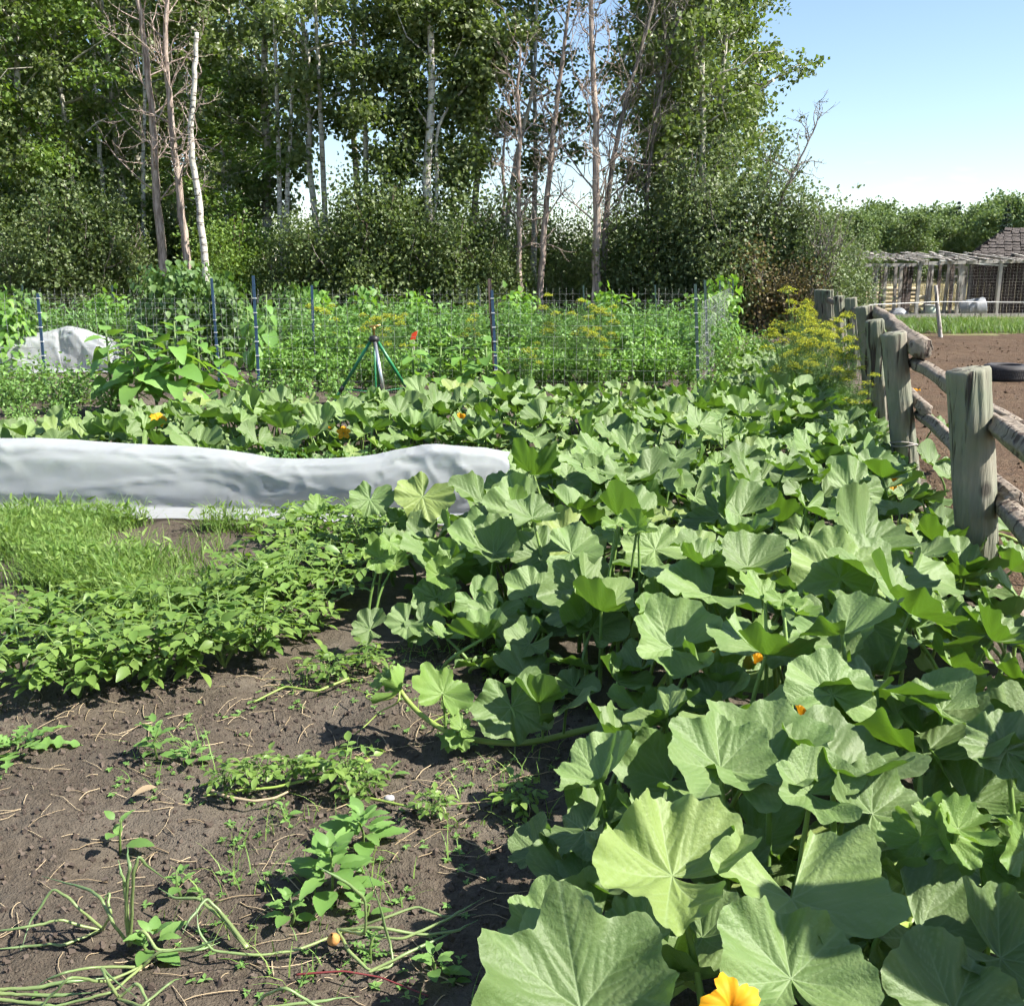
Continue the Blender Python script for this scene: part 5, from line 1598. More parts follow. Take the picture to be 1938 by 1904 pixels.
# ------------------------------------------------------------------ grass and ground weeds (beyond counting)
def blades(mb, g, pts, hmin, hmax, wd, lean=.5, k=4):
    n = len(pts)
    h = g.uniform(hmin, hmax, n)
    az = g.uniform(0, 6.28, n)
    ln = np.abs(g.normal(lean, .3, n))
    s = np.linspace(0, 1, k)
    d = np.stack([np.cos(az), np.sin(az)], 1)
    side_ = np.stack([-d[:, 1], d[:, 0], 0 * az], 1)
    C = np.zeros((n, k, 3))
    C[..., :2] = pts[:, None, :2] + d[:, None] * (ln * h)[:, None, None] * (s ** 1.8)[None, :, None]
    C[..., 2] = pts[:, None, 2] + h[:, None] * (s - .25 * (ln[:, None]) * s ** 2.5)
    wv = wd * g.uniform(.6, 1.3, n)[:, None] * (1 - s ** 1.5 * .92)[None]
    A = C - side_[:, None] * wv[..., None]
    B = C + side_[:, None] * wv[..., None]
    V = np.stack([A, B], 2).reshape(n, -1, 3)
    f = np.array([[2 * q_, 2 * q_ + 1, 2 * q_ + 3, 2 * q_ + 2] for q_ in range(k - 1)])
    F = f[None] + (np.arange(n) * 2 * k)[:, None, None]
    mb.add(V.reshape(-1, 3), F.reshape(-1, 4), np.repeat(g.random(n), 2 * k))

g = np.random.default_rng(91)
weedpoly = poly([(-80, 985), (120, 985), (480, 995), (640, 1000), (660, 1060), (500, 1100), (460, 1160), (250, 1200), (-80, 1200)], 0)
q = g.uniform(weedpoly.min(0), weedpoly.max(0), (60000, 2))
q = q[inside(q, weedpoly)]
dens = fbm(q[:, 0] * 1.3, q[:, 1] * 1.3, 55, 3)
q = q[dens + g.normal(0, .05, len(q)) > -.035][:11000]
p3_ = np.concatenate([q, soil_h(q[:, 0], q[:, 1])[:, None]], 1)
mb = MB()
blades(mb, g, p3_, .05, .25, .0034, .8)
tag(obj("weedy_grass", mb.mesh("weedy_grass", M['grass'])), "tall weedy grass between the row cover and potatoes", "grass", kind="stuff")
mb = MB()
n = 5200
i0 = g.integers(0, len(p3_), n)
pp = p3_[i0] + np.stack([g.normal(0, .03, n), g.normal(0, .03, n), g.uniform(.02, .16, n)], 1)
inst(mb, NARROW, frames(rdir(g, n, .5), rdir(g, n, 1.0)), pp, g.uniform(.03, .065, n), g.random(n))
tag(obj("low_weeds", mb.mesh("low_weeds", M['grass'])), "small leafy weeds tangled in the grass patch", "weeds", kind="stuff")

# sparse grass and seedlings on the bare soil
soilpoly = poly([(-60, 1890), (-60, 1330), (500, 1250), (900, 1220), (1120, 1260), (1120, 1380), (1000, 1640), (900, 1890)], 0)
q = g.uniform(soilpoly.min(0), soilpoly.max(0), (9000, 2))
q = q[inside(q, soilpoly)]
kf = fbm(q[:, 0] * 2.5, q[:, 1] * 2.5, 63, 2)
q1 = q[kf > .06][:420]
p3s = np.concatenate([q1, soil_h(q1[:, 0], q1[:, 1])[:, None]], 1)
mb = MB()
blades(mb, g, p3s, .03, .11, .0022, .9)
tag(obj("sparse_grass", mb.mesh("sparse_grass", M['grass'])), "thin scattered grass blades on the bare soil", "grass", kind="stuff")
mb = MB()
q2 = q[(kf > -.05)][500:930]
for c in q2:
    z = float(soil_h(c[0], c[1]))
    n = g.integers(3, 6)
    az = g.uniform(0, 6.28) + np.arange(n) * 6.28 / n
    tip = np.stack([np.cos(az), np.sin(az), g.uniform(.15, .6, n)], 1)
    inst(mb, OVAL3, frames(tip, np.array([(0, 0, 1.0)] * n) + g.normal(0, .2, (n, 3))), np.repeat([[c[0], c[1], z + .006]], n, 0), g.uniform(.008, .022, n), g.random(n))
tag(obj("seedlings", mb.mesh("seedlings", M['weed'])), "tiny weed seedlings dotted over the bare soil", "seedlings", kind="stuff")

def litter(n, seed, poly_, lmin, lmax, r):
    g = np.random.default_rng(seed)
    mb = MB()
    q = g.uniform(poly_.min(0), poly_.max(0), (n * 4, 2))
    q = q[inside(q, poly_)][:n]
    for c in q:
        L = g.uniform(lmin, lmax)
        az = g.uniform(0, 6.28)
        s = np.linspace(-.5, .5, 6)
        cu = g.normal(0, .28)
        P = np.stack([c[0] + np.cos(az + cu * s) * L * s, c[1] + np.sin(az + cu * s) * L * s, 0 * s], 1)
        P[:, 2] = soil_h(P[:, 0], P[:, 1]) + .004 + .008 * g.random() * np.cos(s * 3)
        mb.add(*tube(P, r * g.uniform(.5, 1.2), 4, cap=False), g.random())
    return mb
tag(obj("straw_litter", litter(420, 31, soilpoly, .03, .16, .0016).mesh("straw_litter", M['straw'])), "dry straw coloured stems strewn on the soil", "straw", kind="stuff")
mb = MB()
gc = np.random.default_rng(17)
q = gc.uniform(soilpoly.min(0), soilpoly.max(0), (14000, 2))
q = q[inside(q, soilpoly)][:5200]
CB = np.array([(x, y, z) for x in (-1, 1) for y in (-1, 1) for z in (-.7, .7)], float)
sz = .0025 + .0075 * gc.random(len(q)) ** 3
rot = frames(rdir(gc, len(q)), rdir(gc, len(q)))
V = np.einsum('nij,nkj->nki', rot, CB[None] * gc.uniform(.5, 1.1, (len(q), 8, 1))) * sz[:, None, None]
V += np.concatenate([q, (soil_h(q[:, 0], q[:, 1]) + sz * .4)[:, None]], 1)[:, None]
mb.add(V.reshape(-1, 3), (BOXF[None] + (np.arange(len(q)) * 8)[:, None, None]).reshape(-1, 4), np.repeat(gc.random(len(q)), 8))
tag(obj("soil_crumbs", mb.mesh("soil_crumbs", M['clod'], False)), "crumbs and small clods of dark soil", "soil crumbs", kind="stuff")

# ------------------------------------------------------------------ single weeds
WL = [MB().add(*leaf_t(8, .62, .22, .22, wav=.012), .35).mesh("leaf", M['weed']), MB().add(*leaf_t(8, .48, .3, .35, wav=.02), .7).mesh("leaf", M['weed'])]
DL = MB().add(*(lambda V, F: (np.stack([V[:, 0] * (1 + .55 * np.sign(np.sin(V[:, 1] * 26))), V[:, 1], V[:, 2]], 1), F))(*leaf_t(18, .34, .3, .35)), .5).mesh("leaf", M['weed'])
def weed(px, py, nl, size, H, lab, msh, seed, name="weed_plant", cat="weed"):
    g = np.random.default_rng(seed)
    p = G(px, py, 0)
    p[2] = float(soil_h(p[0], p[1]))
    e = empty(name, p, lab, cat)
    if H > .03:
        obj("stem", MB().add(*tube([(0, 0, -.02), (.01 * g.normal(), .01 * g.normal(), H * .5), (.015 * g.normal(), .015 * g.normal(), H)], [.005, .004, .002], 6), .5).mesh("stem", M['green_stem']), e)
    for k in range(nl):
        u = (k + .5) / nl
        az = k * 2.4 + g.normal(0, .25)
        s = size * (1.15 - .65 * u) * g.uniform(.8, 1.15)
        up = .15 + .9 * u
        t = nrm((math.cos(az), math.sin(az), up))
        Rm = frames(t[None], np.array([(0, 0, 1.0)]) + g.normal(0, .12, (1, 3)))[0]
        b = np.array((0, 0, H * (.15 + .85 * u))) + t * s * .28
        Mx = Matrix([[*(Rm[r] * s), b[r]] for r in range(3)] + [[0, 0, 0, 1]])
        obj("leaf", msh[k % len(msh)], e, Mx)
weed(628, 1695, 24, .105, .16, "leafy green weed standing tallest on the bare soil", WL, 1)
weed(688, 1605, 18, .095, .11, "bright green weed just behind the tallest one", WL, 2)
weed(548, 1735, 11, .055, .09, "small weed left of the tallest one", WL, 3)
weed(298, 1435, 16, .065, .15, "upright weed in front of the potato row", WL, 4)
weed(365, 1440, 10, .055, .08, "low weed beside the upright one in front of the potatoes", WL, 5)
weed(690, 1725, 7, .06, .07, "small weed touching the right of the tallest one", WL, 6)
weed(822, 1828, 9, .06, .07, "low weed right of the onion tangle", WL, 7)
weed(290, 1790, 11, .075, .07, "weed sprouting between the sprawling onion leaves", WL, 8)
weed(540, 1535, 6, .035, .06, "little weed alone in the middle of the bare soil", WL, 9)
weed(345, 1690, 9, .05, .08, "faint weed right of the upright onion", WL, 10)
weed(225, 1600, 5, .07, .12, "weed behind the upright onion", WL, 11)
weed(700, 1800, 10, .05, .08, "feathery weed inside the right onion tangle", [DL], 12)
weed(30, 1425, 14, .14, .04, "jagged leaved rosette weed at the left edge", [DL], 13, "rosette_weed")
weed(855, 1840, 6, .035, .04, "tiny weed near the big leaf's edge at bottom", WL, 14)
weed(740, 1455, 6, .05, .05, "small weed behind the fallen potato stems", WL, 15)
weed(1120, 1560, 6, .05, .05, "weed in the shade of the pumpkin leaves", WL, 16)
# potato volunteers lying along the soil
for i, (px, py, v, s, lab) in enumerate([(425, 1495, 5, .55, "small potato sprout at the left end of the fallen stem"), (500, 1480, 5, .62, "potato sprout on the fallen stem, second from left"),
                                          (560, 1470, 5, .50, "potato sprout on the fallen stem, third from left"), (585, 1470, 5, .42, "potato sprout on the fallen stem, fourth from left"), (660, 1480, 5, .78, "largest potato sprout on the fallen stem"),
                                          (690, 1500, 5, .5, "potato sprout at the right end of the fallen stem"), (818, 1545, 5, .5, "lone small potato sprout right of the fallen stem"), (985, 1530, 5, .62, "potato sprout at the edge of the pumpkin shade"),
                                          (940, 1275, 5, .7, "potato sprout above the pumpkin runner"), (620, 1290, 5, .8, "potato sprout at the edge below the potato rows"), (700, 1265, 5, .7, "potato sprout left of the first runner leaves")]):
    tree_thing("potato_sprout", POT[v], G(px, py, 0), lab, "potato sprout", "potato sprouts on bare soil", rz=i * 2.2, s=s * .85, parts=("stem", "foliage"))
def ground_stem(pts, r, mat, lab, name="fallen_potato_vine", cat="fallen vine", a=.4):
    P = np.array([G(x, y, z) for x, y, z in pts])
    k = np.linspace(0, len(P) - 1, 40)
    Q = np.stack([np.interp(k, np.arange(len(P)), P[:, c]) for c in range(3)], 1)
    for _ in range(3): Q[1:-1] = (Q[:-2] + 2 * Q[1:-1] + Q[2:]) / 4
    Q[:, 2] += np.maximum(soil_h(Q[:, 0], Q[:, 1]), 0) * .8 + r * .6
    b = np.array((Q[0][0], Q[0][1], 0))
    tag(obj(name, MB().add(*tube(Q - b, np.linspace(r, r * .6, 40), 6), a).mesh(name, mat), None, Matrix.Translation(b)), lab, cat)
ground_stem([(700, 1440, 0), (620, 1468, .01), (520, 1492, .0), (440, 1498, 0), (385, 1508, 0)], .006, M['vine'], "long yellowish fallen potato stem lying on the soil")
ground_stem([(395, 1495, 0), (430, 1510, 0), (480, 1518, 0), (520, 1512, 0), (545, 1500, 0)], .006, M['straw'], "bent tan stem below the fallen potato stem", a=.9)
ground_stem([(640, 1508, 0), (700, 1512, .0), (760, 1525, 0), (790, 1532, 0)], .0055, M['vine'], "short olive stem leading to the lone potato sprout")
ground_stem([(830, 1525, 0), (900, 1520, 0), (960, 1515, 0)], .0035, M['straw'], "thin tan stem right of the lone potato sprout")
ground_stem([(660, 1285, .02), (600, 1310, .01), (540, 1300, .02), (480, 1330, 0)], .006, M['vine'], "yellowish stem at the lower edge of the potato rows")
ground_stem([(560, 1845, 0), (650, 1838, .01), (720, 1850, 0), (810, 1885, 0)], .003, plain('dark red stem', (.16, .03, .03)), "thin dark red stem lying near the bottom edge", a=.5)

# ------------------------------------------------------------------ onions
def onion(lab, paths, r=.0075, bulb=None):
    r *= .56
    p0 = G(*paths[0][0])
    b = np.array((p0[0], p0[1], 0))
    e = empty("onion_plant", b, lab, "onion", "onions fallen over on the soil")
    for i, pth in enumerate(paths):
        P = np.array([G(*q_) for q_ in pth])
        k = np.linspace(0, len(P) - 1, 36)
        Q = np.stack([np.interp(k, np.arange(len(P)), P[:, c]) for c in range(3)], 1)
        for _ in range(2): Q[1:-1] = (Q[:-2] + 2 * Q[1:-1] + Q[2:]) / 4
        Q[:, 2] += np.maximum(soil_h(Q[:, 0], Q[:, 1]), 0) + r * .5
        s = np.linspace(0, 1, 36)
        rr = r * (1.0 - .25 * s) * np.clip((1 - s) / .25, .25, 1) * (1 + .5 * fbm(s * 9 + i, s * 0 + 3, int(p0[0] * 100) & 255, 3))
        Q += np.stack([.012 * fbm(s * 6, 0 * s + i, 5, 3), .012 * fbm(s * 6, 0 * s + i, 9, 3), 0 * s], 1)
        V, F = tube(Q - b, rr, 7)
        obj("leaf", MB().add(V, F, np.clip(1 - .9 * np.repeat(s, 7) + .2 * math.sin(i * 3), 0, 1)).mesh("leaf", M['onion']), e)
    if bulb == 2:
        V, F = lathe([(.001, -.02), (.014, -.012), (.021, .002), (.018, .016), (.009, .03), (.006, .045)], 14)
        obj("bulb", MB().add(V + (0, 0, .012), F).mesh("bulb", M['onion_skin' if bulb == 2 else 'onion']), e)
onion("onion with leaves standing most upright, left on the soil", [[(245, 1790, 0), (243, 1740, .10), (232, 1660, .22), (222, 1630, .26)], [(245, 1790, 0), (250, 1730, .12), (255, 1650, .26), (262, 1620, .30), (280, 1640, .26), (325, 1672, .16)],
      [(245, 1790, 0), (215, 1750, .08), (190, 1700, .14), (160, 1680, .12), (80, 1660, .08)], [(245, 1790, 0), (270, 1760, .06), (300, 1800, .02), (380, 1800, .0), (415, 1785, 0)], [(245, 1790, 0), (235, 1700, .18), (245, 1640, .28), (240, 1600, .3)]], .0085, 1)
onion("onion sprawling to the left edge with long pale leaves", [[(195, 1760, 0), (120, 1790, .01), (50, 1790, 0), (-30, 1800, .02)], [(195, 1760, 0), (110, 1745, .05), (40, 1755, .06), (-40, 1770, .04)], [(195, 1760, 0), (150, 1720, .08), (100, 1680, .12), (60, 1740, .05), (40, 1800, .01)],
      [(195, 1760, 0), (210, 1730, .1), (205, 1690, .14), (190, 1720, .1)]], .007, 1)
onion("onion with a bent leaf folded sharply above the soil at lower left", [[(270, 1830, 0), (200, 1860, .02), (130, 1850, .12), (90, 1890, .06), (40, 1960, .0)], [(270, 1830, 0), (180, 1830, .02), (120, 1840, .05), (60, 1870, .0)], [(270, 1830, 0), (300, 1800, .04), (370, 1795, .04), (430, 1770, .08)],
      [(270, 1830, 0), (210, 1880, .02), (130, 1900, .0), (20, 1930, 0)]], .007)
onion("onion lying flat in the bottom left corner", [[(-20, 1880, .02), (60, 1885, .02), (180, 1880, .01)], [(-20, 1890, .02), (80, 1900, .02), (150, 1915, 0)], [(-20, 1875, .02), (60, 1870, .03), (130, 1858, .04), (220, 1850, .01)]], .009)
onion("onion with white stem lying diagonally in the middle of the soil", [[(468, 1795, 0), (430, 1750, .01), (385, 1710, .05), (378, 1690, .09)], [(468, 1795, 0), (425, 1740, .03), (375, 1700, .06), (330, 1700, .05), (300, 1680, .06)], [(468, 1795, 0), (420, 1730, .04), (390, 1700, .08), (360, 1740, .06), (345, 1770, .04)]], .0095, 1)
onion("onion with one long leaf arcing low to the right", [[(650, 1765, 0), (560, 1800, .0), (480, 1810, .01), (400, 1800, .02), (375, 1760, .06), (370, 1720, .1)], [(650, 1765, 0), (720, 1740, .05), (790, 1715, .06), (840, 1735, .04), (900, 1730, .02)]], .007)
onion("onion with folded leaves in the right hand tangle", [[(640, 1760, .02), (660, 1800, .02), (700, 1840, .0), (745, 1830, .0), (735, 1780, .04), (720, 1720, .16), (690, 1640, .30)], [(640, 1760, .02), (720, 1755, .06), (800, 1770, .03), (870, 1760, .02), (905, 1740, .02)],
      [(640, 1760, .02), (690, 1770, .06), (690, 1700, .18), (640, 1660, .26), (600, 1640, .3)], [(640, 1760, .02), (760, 1780, .03), (850, 1740, .05), (915, 1700, .05)], [(700, 1840, 0), (760, 1810, .02), (820, 1780, .02), (880, 1755, .02)]], .008)
onion("onion with a looping stalk at the bottom centre", [[(480, 1910, 0), (500, 1885, .03), (540, 1870, .08), (600, 1905, .02), (680, 1915, .0)], [(480, 1910, 0), (560, 1900, .01), (680, 1885, .0)]], .008)
onion("onion with thin crossed leaves at the bottom left centre", [[(225, 1890, .0), (260, 1860, .04), (280, 1900, .02), (270, 1930, 0)], [(225, 1890, .0), (270, 1905, .03), (320, 1860, .05), (345, 1850, .02)], [(225, 1890, .0), (200, 1850, .06), (190, 1830, .06), (260, 1890, .02)]], .007)
p = G(632, 1792, .0)
V, F = lathe([(.001, -.016), (.012, -.010), (.017, .002), (.013, .014), (.005, .024), (.003, .036)], 14)
tag(obj("onion_bulb", MB().add(V, F).mesh("onion_bulb", M['onion_skin']), None, Matrix.Translation((p[0], p[1], .022)) @ Matrix.Rotation(.6, 4, 'X')), "small orange brown onion bulb on the soil", "onion bulb")
for i, (px, py, s, lab) in enumerate(((737, 1512, .018, "grey pebble right of the fallen potato stem"), (885, 1340, .010, "small pale pebble near the pumpkin runner"))):
    p = G(px, py, .005)
    V, F = sack(0, s, s * .8, s * .6, 40 + i)
    tag(obj("pebble", MB().add(V, F).mesh("pebble", M['stone']), None, Matrix.Translation(p)), lab, "stone")
p = G(297, 1500, .01)
Vh, Fh = leaf_t(6, .5, .5, .1)
tag(obj("withered_leaf", MB().add(Vh * .08, Fh, .2).mesh("withered_leaf", M['straw']), None, Matrix.Translation(p + np.array((0, 0, .02))) @ Matrix.Rotation(2.2, 4, 'Z')), "curled tan withered leaf on the soil", "dead leaf")

# ------------------------------------------------------------------ vegetables behind the patch
def gen_veg(seed, H, Rc, n, leaf, lt, mat, up=.4, flat=1.0):
    g = np.random.default_rng(seed)
    sm, fm = MB(), MB()
    ns = 8
    tips = []
    for k in range(ns):
        az = k * 2.4
        t = np.array((math.cos(az) * Rc * g.uniform(.2, .9), math.sin(az) * Rc * g.uniform(.2, .9), H * g.uniform(.7, 1)))
        s = np.linspace(0, 1, 5)[:, None]
        P = t * np.concatenate([s ** 1.3, s ** 1.3, s], 1)
        sm.add(*tube(P, np.linspace(.009, .004, 5), 5, cap=False), g.random())
        tips.append(t * np.array((1, 1, 1)))
    tips = np.array(tips)
    kk = g.integers(0, ns, n)
    u = g.uniform(.15, 1.05, n)
    pos = tips[kk] * np.stack([u ** 1.3, u ** 1.3, u], 1) + g.normal(0, .085 * flat, (n, 3)) * (Rc / .3)
    pos[:, 2] = np.abs(pos[:, 2]) + .02
    out = pos * (1, 1, 0)
    inst(fm, lt, frames(nrm(out + 1e-6) * .8 + rdir(g, n, -.25), rdir(g, n, 1.5)), pos, leaf * g.uniform(.6, 1.3, n), np.clip(.3 * u + .7 * g.random(n), 0, 1))
    return sm.mesh("stem", M['green_stem']), fm.mesh("foliage", mat)
VG = [gen_veg(1, .75, .33, 620, .085, OVAL3, M['pepper']), gen_veg(2, .80, .36, 700, .075, OVAL3, M['pepper']), gen_veg(3, .95, .38, 800, .085, NARROW, M['tomato']),
      gen_veg(4, .85, .36, 700, .080, OVAL3, M['tomato']), gen_veg(5, .42, .34, 480, .06, OVAL3, M['weed']), gen_veg(6, 1.15, .40, 520, .12, BEANL, M['bean'])]
rows = [(14.3, range(520, 1330, 46), (0, 1), .72, "pepper plant just behind the near wire fence"), (15.6, range(540, 1340, 45), (1, 0, 3), .92, "bushy vegetable plant in the second row behind the wire fence"),
        (17.2, range(510, 1360, 46), (2, 3), 1.0, "tomato plant in the third row behind the wire fence"), (19.2, range(100, 1370, 58), (3, 2), 1.0, "leafy vegetable plant in the fourth row behind the wire fence"),
        (21.4, range(-20, 1380, 62), (2, 5, 3), .98, "vegetable plant in the last row before the far wire fence")]
NUM = ['first', 'second', 'third', 'fourth', 'fifth', 'sixth', 'seventh', 'eighth', 'ninth', 'tenth', 'eleventh', 'twelfth', 'thirteenth', 'fourteenth', 'fifteenth', 'sixteenth', 'seventeenth', 'eighteenth',
       'nineteenth', 'twentieth', '21st', '22nd', '23rd', '24th', '25th', '26th']
g = np.random.default_rng(44)
for Y, cols, vs, s0, lab in rows:
    for i, px in enumerate(cols):
        tree_thing("vegetable_plant", VG[vs[i % len(vs)]], at_px(px + g.normal(0, 7), Y + g.normal(0, .18)), f"{lab}, {NUM[i]} from the left", "vegetable plant", "vegetables inside the wire fence",
                   rz=g.uniform(0, 6.28), s=s0 * g.uniform(.85, 1.12), parts=("stem", "foliage"))
lows = [(30, 760, .9), (110, 758, .9), (150, 740, 1.0), (70, 735, 1.1), (10, 742, 1.0), (480, 748, .8), (560, 745, .9), (640, 742, .8), (120, 785, .6), (40, 790, .6), (210, 765, .8), (1370, 700, .9), (1350, 735, .8), (1400, 680, 1.0), (1365, 660, 1.2), (1430, 660, 1.0), (1345, 680, 1.1)]
for i, (px, py, s) in enumerate(sorted(lows)):
    tree_thing("low_plant", VG[4], G(px, py, .15) * (1, 1, 0), f"low leafy plant filling the bed between squash and wire fence, {NUM[i]} from the left", "plant", "low leafy plants between the beds",
               rz=i * 1.3, s=s, parts=("stem", "foliage"))
# climbing beans
def gen_bean(seed, H, Rc, n, leaf, bm):
    g = np.random.default_rng(seed)
    sm, fm = MB(), MB()
    for k in range(5):
        az = k * 1.3
        s = np.linspace(0, 1, 12)
        P = np.stack([np.cos(az + s * 9) * .05 + math.cos(az) * Rc * .6 * (1 - .5 * s), np.sin(az + s * 9) * .05 + math.sin(az) * Rc * .6 * (1 - .5 * s), s * H * g.uniform(.85, 1.05)], 1)
        sm.add(*tube(P, .006, 4, cap=False), g.random())
    u = g.random(n) ** .8
    az = g.uniform(0, 6.28, n)
    rr = Rc * g.uniform(.35, 1.05, n) * (1.05 - .5 * u)
    pos = np.stack([np.cos(az) * rr, np.sin(az) * rr, .05 + u * H * (.66 + .50 * vnoise(np.cos(az) * 1.6 + 9, np.sin(az) * 1.6 + 9, seed))], 1)
    pos[:, :2] += .12 * g.normal(size=(n, 2)) * (.4 + u[:, None])
    tip = np.stack([np.cos(az) * .7, np.sin(az) * .7, -.75 + 0 * az], 1) + g.normal(0, .3, (n, 3))
    nor = np.stack([np.cos(az), np.sin(az), .9 + 0 * az], 1) + g.normal(0, .25, (n, 3))
    inst(fm, BEANL, frames(tip, nor), pos, leaf * g.uniform(.6, 1.25, n), g.random(n))
    return sm.mesh("stem", M['green_stem']), fm.mesh("foliage", M[bm])
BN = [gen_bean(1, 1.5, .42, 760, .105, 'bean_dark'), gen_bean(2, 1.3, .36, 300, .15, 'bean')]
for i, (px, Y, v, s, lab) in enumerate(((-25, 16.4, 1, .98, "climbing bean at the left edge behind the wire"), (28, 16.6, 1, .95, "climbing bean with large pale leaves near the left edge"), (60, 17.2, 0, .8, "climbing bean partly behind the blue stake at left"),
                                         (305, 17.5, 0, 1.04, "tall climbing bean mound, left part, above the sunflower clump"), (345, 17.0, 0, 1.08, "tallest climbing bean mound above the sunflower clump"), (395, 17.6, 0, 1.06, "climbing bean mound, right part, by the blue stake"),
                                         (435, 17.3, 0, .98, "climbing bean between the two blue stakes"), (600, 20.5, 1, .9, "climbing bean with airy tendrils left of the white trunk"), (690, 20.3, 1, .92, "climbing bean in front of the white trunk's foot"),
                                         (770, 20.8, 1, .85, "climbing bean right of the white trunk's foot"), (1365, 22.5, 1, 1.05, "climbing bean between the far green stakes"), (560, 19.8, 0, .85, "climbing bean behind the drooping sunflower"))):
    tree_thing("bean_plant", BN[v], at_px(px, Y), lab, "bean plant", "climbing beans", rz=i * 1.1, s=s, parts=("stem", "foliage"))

# sunflowers (large heart shaped leaves, no heads yet)
SF = [MB().add(*leaf_t(10, .82, .22, .30, heart=.55, wav=.012, blunt=.62), .4).mesh("leaf", M['sunflower']), MB().add(*leaf_t(10, .75, .3, .55, heart=.5, wav=.015, blunt=.62), .7).mesh("leaf", M['sunflower'])]
def sunflower(px, Y, H, nl, size, lab, seed, droop=0.0):
    g = np.random.default_rng(seed)
    b = at_px(px, Y)
    e = empty("sunflower_plant", b, lab, "sunflower plant", "sunflowers without heads")
    ln = g.normal(0, .05, 2)
    obj("stem", MB().add(*tube([(0, 0, -.05), (ln[0] * .5, ln[1] * .5, H * .5), (ln[0], ln[1], H)], [.018, .015, .009], 8), .5).mesh("stem", M['green_stem']), e)
    for k in range(nl):
        u = .22 + .78 * (k + .5) / nl
        az = k * 2.4 + g.normal(0, .25)
        s = size * (1.15 - .62 * max(0, u - .5) * 2) * g.uniform(.8, 1.15)
        el = -.15 + 1.0 * max(0, u - .7) / .3 - droop
        t = nrm((math.cos(az), math.sin(az), el))
        c = np.array((ln[0] * u, ln[1] * u, H * u))
        st_ = .12 * (1.1 - .7 * u)
        j = c + np.array((math.cos(az) * st_, math.sin(az) * st_, st_ * .5))
        obj("leaf_stalk", MB().add(*tube([c, (c + j) / 2 + (0, 0, .01), j], .005, 5, cap=False), .5).mesh("leaf_stalk", M['stalk']), e)
        Rm = frames(t[None], np.array([(0, 0, 1.0)]) + g.normal(0, .25, (1, 3)))[0]
        obj("leaf", SF[g.integers(0, 2)], e, Matrix([[*(Rm[r] * s), j[r]] for r in range(3)] + [[0, 0, 0, 1]]))
for i, (px, Y, H, nl, s, lab) in enumerate(((215, 11.9, .98, 15, .30, "leftmost sunflower of the clump, its leaf against the white row cover"), (262, 11.5, .92, 15, .31, "sunflower in the front left of the clump"), (300, 11.8, 1.02, 16, .31, "sunflower in the middle of the clump"),
                                             (340, 11.6, 1.10, 17, .30, "tallest sunflower of the clump with upright top leaves"), (385, 12.0, 1.02, 15, .29, "sunflower at the right of the clump"), (420, 12.2, .82, 12, .22, "shorter sunflower at the clump's right end"), (245, 12.3, .80, 12, .22, "low sunflower behind the clump's left half"),
                                             (785, 12.9, .78, 12, .20, "young sunflower right of the sprinkler below the red tag"), (830, 12.6, .80, 12, .21, "sunflower left of the third blue stake"), (875, 12.8, .84, 13, .21, "sunflower just left of the third blue stake's foot"), (925, 12.7, .80, 12, .21, "sunflower with a drooping white leaf at the third blue stake"),
                                             (800, 13.3, .72, 10, .2, "small sunflower behind the sprinkler's right leg"))):
    sunflower(px, Y, H, nl, s, lab, 700 + i)
sunflower(500, 14.6, 1.32, 13, .24, "wilting sunflower with hanging pale leaves behind the second blue stake", 730, droop=1.0)
sunflower(475, 14.8, 1.15, 11, .22, "wilting sunflower half hidden by the second blue stake", 731, droop=.9)

# dill
def gen_dill(seed, H, nu_, spread):
    g = np.random.default_rng(seed)
    sm, ff = MB(), MB()
    um = []
    for k in range(nu_):
        az = g.uniform(0, 6.28)
        sp_ = spread * g.uniform(.1, 1)
        hh = H * g.uniform(.52, 1)
        s = np.linspace(0, 1, 7)
        P = np.stack([math.cos(az) * sp_ * s ** 1.8, math.sin(az) * sp_ * s ** 1.8, hh * s], 1)
        sm.add(*tube(P, np.linspace(.006, .0028, 7), 5, cap=False), g.random())
        c = P[-1]
        mb = MB()
        nr_ = 20
        Ru = g.uniform(.05, .105)
        for r_ in range(nr_):
            a, q_ = r_ * 2.4, math.sqrt((r_ + .5) / nr_)
            e_ = c + np.array((math.cos(a) * q_ * Ru, math.sin(a) * q_ * Ru, Ru * (.75 - .55 * q_ * q_) + g.normal(0, .008)))
            sm.add(*tube([c, (c + e_) / 2 + (0, 0, .004), e_], .0016, 3, cap=False), .6)
            n = 10
            inst(mb, DIAM, frames(rdir(g, n, .3), rdir(g, n, 1.0)), e_ + g.normal(0, .010, (n, 3)) * (1, 1, .5), g.uniform(.008, .016, n), g.random(n))
        um.append(mb)
    n = 700
    zz = g.uniform(.05, .75, n) * H
    az = g.uniform(0, 6.28, n)
    rr = g.uniform(0, 1, n) * spread * .9
    pos = np.stack([np.cos(az) * rr, np.sin(az) * rr, zz], 1)
    NEED = (np.array([(-.02, 0, 0), (.02, 0, 0), (.012, 1, .1), (-.012, 1, .1)]), np.array([[0, 1, 2, 3]]))
    inst(ff, NEED, frames(rdir(g, n, .7), rdir(g, n, .2)), pos, g.uniform(.06, .16, n), g.random(n))
    return [sm.mesh("stem", M['dill_green']), ff.mesh("foliage", M['dill_green'])] + [m_.mesh("umbel", M['dill_yellow']) for m_ in um]
DI = [gen_dill(1, 1.15, 13, .30), gen_dill(2, 1.05, 11, .28), gen_dill(3, 1.25, 6, .2)]
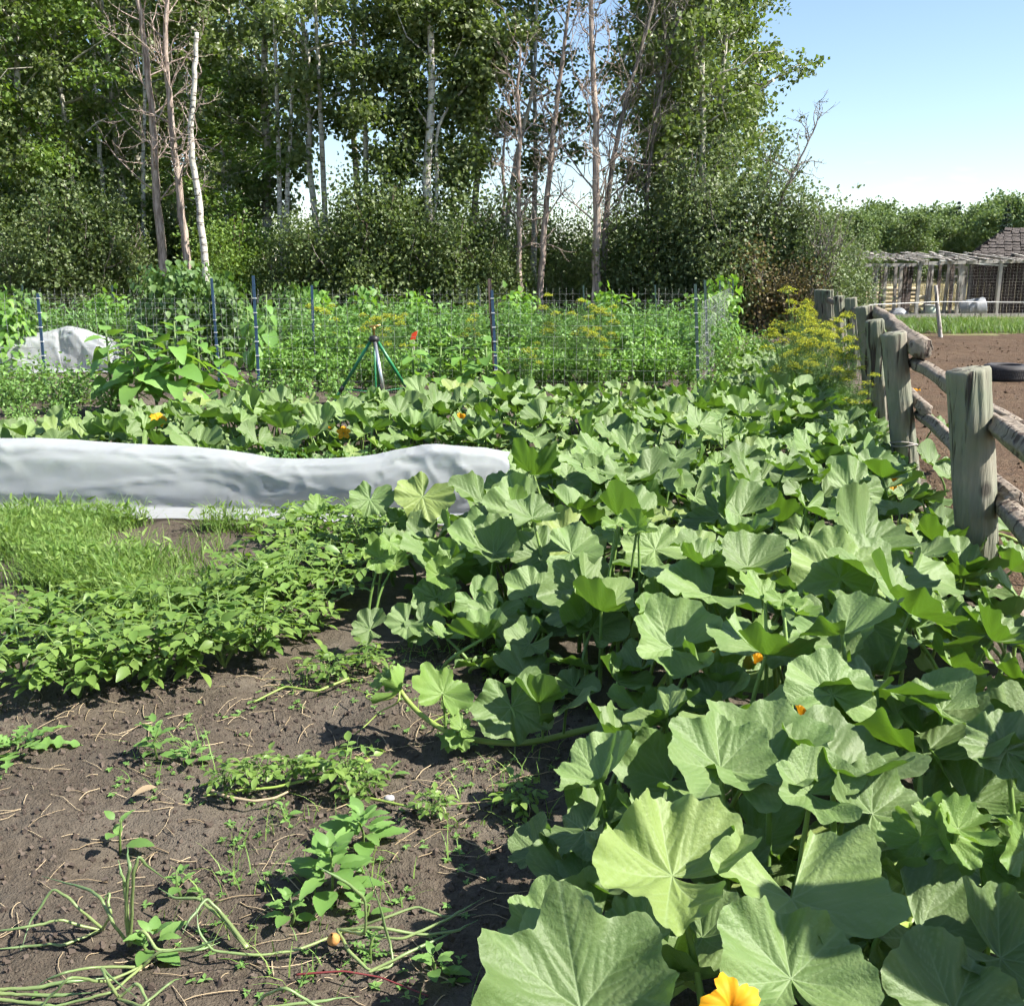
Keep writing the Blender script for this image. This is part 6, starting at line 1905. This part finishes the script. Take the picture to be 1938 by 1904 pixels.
for i, (px, Y, v, s, lab) in enumerate(((1500, 12.6, 0, 1.23, "tallest yellow dill in the clump before the far fence posts"), (1535, 12.0, 1, 1.12, "yellow dill beside the far fence posts"), (1480, 11.2, 1, 0.99, "yellow dill at the front left of the clump"), (1525, 10.8, 0, 0.95, "yellow dill at the front of the clump"),
                                         (1570, 10.6, 1, 0.92, "yellow dill touching the paired fence posts"), (1595, 11.4, 2, 1.01, "yellow dill in front of the weathered posts, right end of the clump"), (1550, 11.8, 0, 1.01, "dense yellow dill in the clump's middle"), (1500, 11.8, 2, 1.08, "yellow dill in the clump's left middle"),
                                         (1610, 9.6, 1, 0.73, "small dill low against the paired fence posts"),
                                         (1045, 15.2, 2, 1.12, "tall dill with a flat yellow head right of the third stake"), (1095, 14.9, 2, 1.06, "dill with the widest yellow head in the middle of the bed"), (1135, 15.4, 1, 1.08, "dill with a small yellow head, rightmost in the bed"), (1130, 14.2, 1, .82, "low dill under the widest yellow head"),
                                         (715, 14.5, 1, 1.0, "dill with yellow heads right above the sprinkler"), (745, 14.9, 1, .98, "dill with yellow heads just right of the sprinkler head"), (612, 16.5, 1, 1.05, "dill with dull yellow heads left of the sprinkler"), (900, 15.4, 2, 1.0, "dill beside the third blue stake"), (1000, 13.9, 0, .6, "short dill in the front of the bed"))):
    tree_thing("dill_plant", DI[v], at_px(px, Y), lab, "dill", "flowering dill", rz=i * 1.7, s=s, parts=["stem", "foliage"] + ["umbel"] * (len(DI[v]) - 2))

# ------------------------------------------------------------------ grass of the yard and field
g = np.random.default_rng(12)
n = 15000
x = g.uniform(7, 22, n); y = g.uniform(26.2, 33.2, n)
keep = (side(x, y) > .4) & (g.random(n) < np.clip((y - 25.6) / 2.0, .15, 1))
pts = np.stack([x, y, 0 * x], 1)[keep]
mb = MB()
blades(mb, g, pts, .05, .30, .012, .8)
tag(obj("yard_grass", mb.mesh("yard_grass", M['paddock_grass'])), "bright green weeds and grass in front of the poultry run", "grass", kind="stuff")
n = 16000
x = g.uniform(11, 40, n); y = g.uniform(44, 62, n)
mb = MB()
blades(mb, g, np.stack([x, y, 0 * x - .09], 1), .5, 1.05, .02, .3)
tag(obj("field_grass", mb.mesh("field_grass", M['dry_grass'])), "tall dry grass in the field behind the poultry run", "grass", kind="stuff")
# plants under the row covers
for i, px in enumerate(range(10, 1010, 58)):
    tree_thing("covered_plant", VG[3], G(px, 938, 0), f"dark leafy plant dimly visible under the long row cover, {NUM[i]} from the left", "covered plant", "plants under the row cover", rz=i, s=.34 if i % 3 else .37, parts=("stem", "foliage"))

mb = MB()
n = 3000
x = gc.uniform(2.2, 14, n); y = gc.uniform(3.5, 24, n)
k = (side(x, y) > .35) & (x < y * .62 + .6)
q = np.stack([x, y], 1)[k]
sz = .005 + .020 * gc.random(len(q)) ** 3
rot = frames(rdir(gc, len(q)), rdir(gc, len(q)))
V = np.einsum('nij,nkj->nki', rot, CB[None] * gc.uniform(.5, 1.1, (len(q), 8, 1))) * sz[:, None, None]
V += np.concatenate([q, (.01 + sz * .2)[:, None]], 1)[:, None]
mb.add(V.reshape(-1, 3), (BOXF[None] + (np.arange(len(q)) * 8)[:, None, None]).reshape(-1, 4), np.repeat(gc.random(len(q)), 8))
tag(obj("dirt_clods", mb.mesh("dirt_clods", M['paddock'])), "loose clods scattered over the trodden paddock dirt", "clods", kind="stuff")
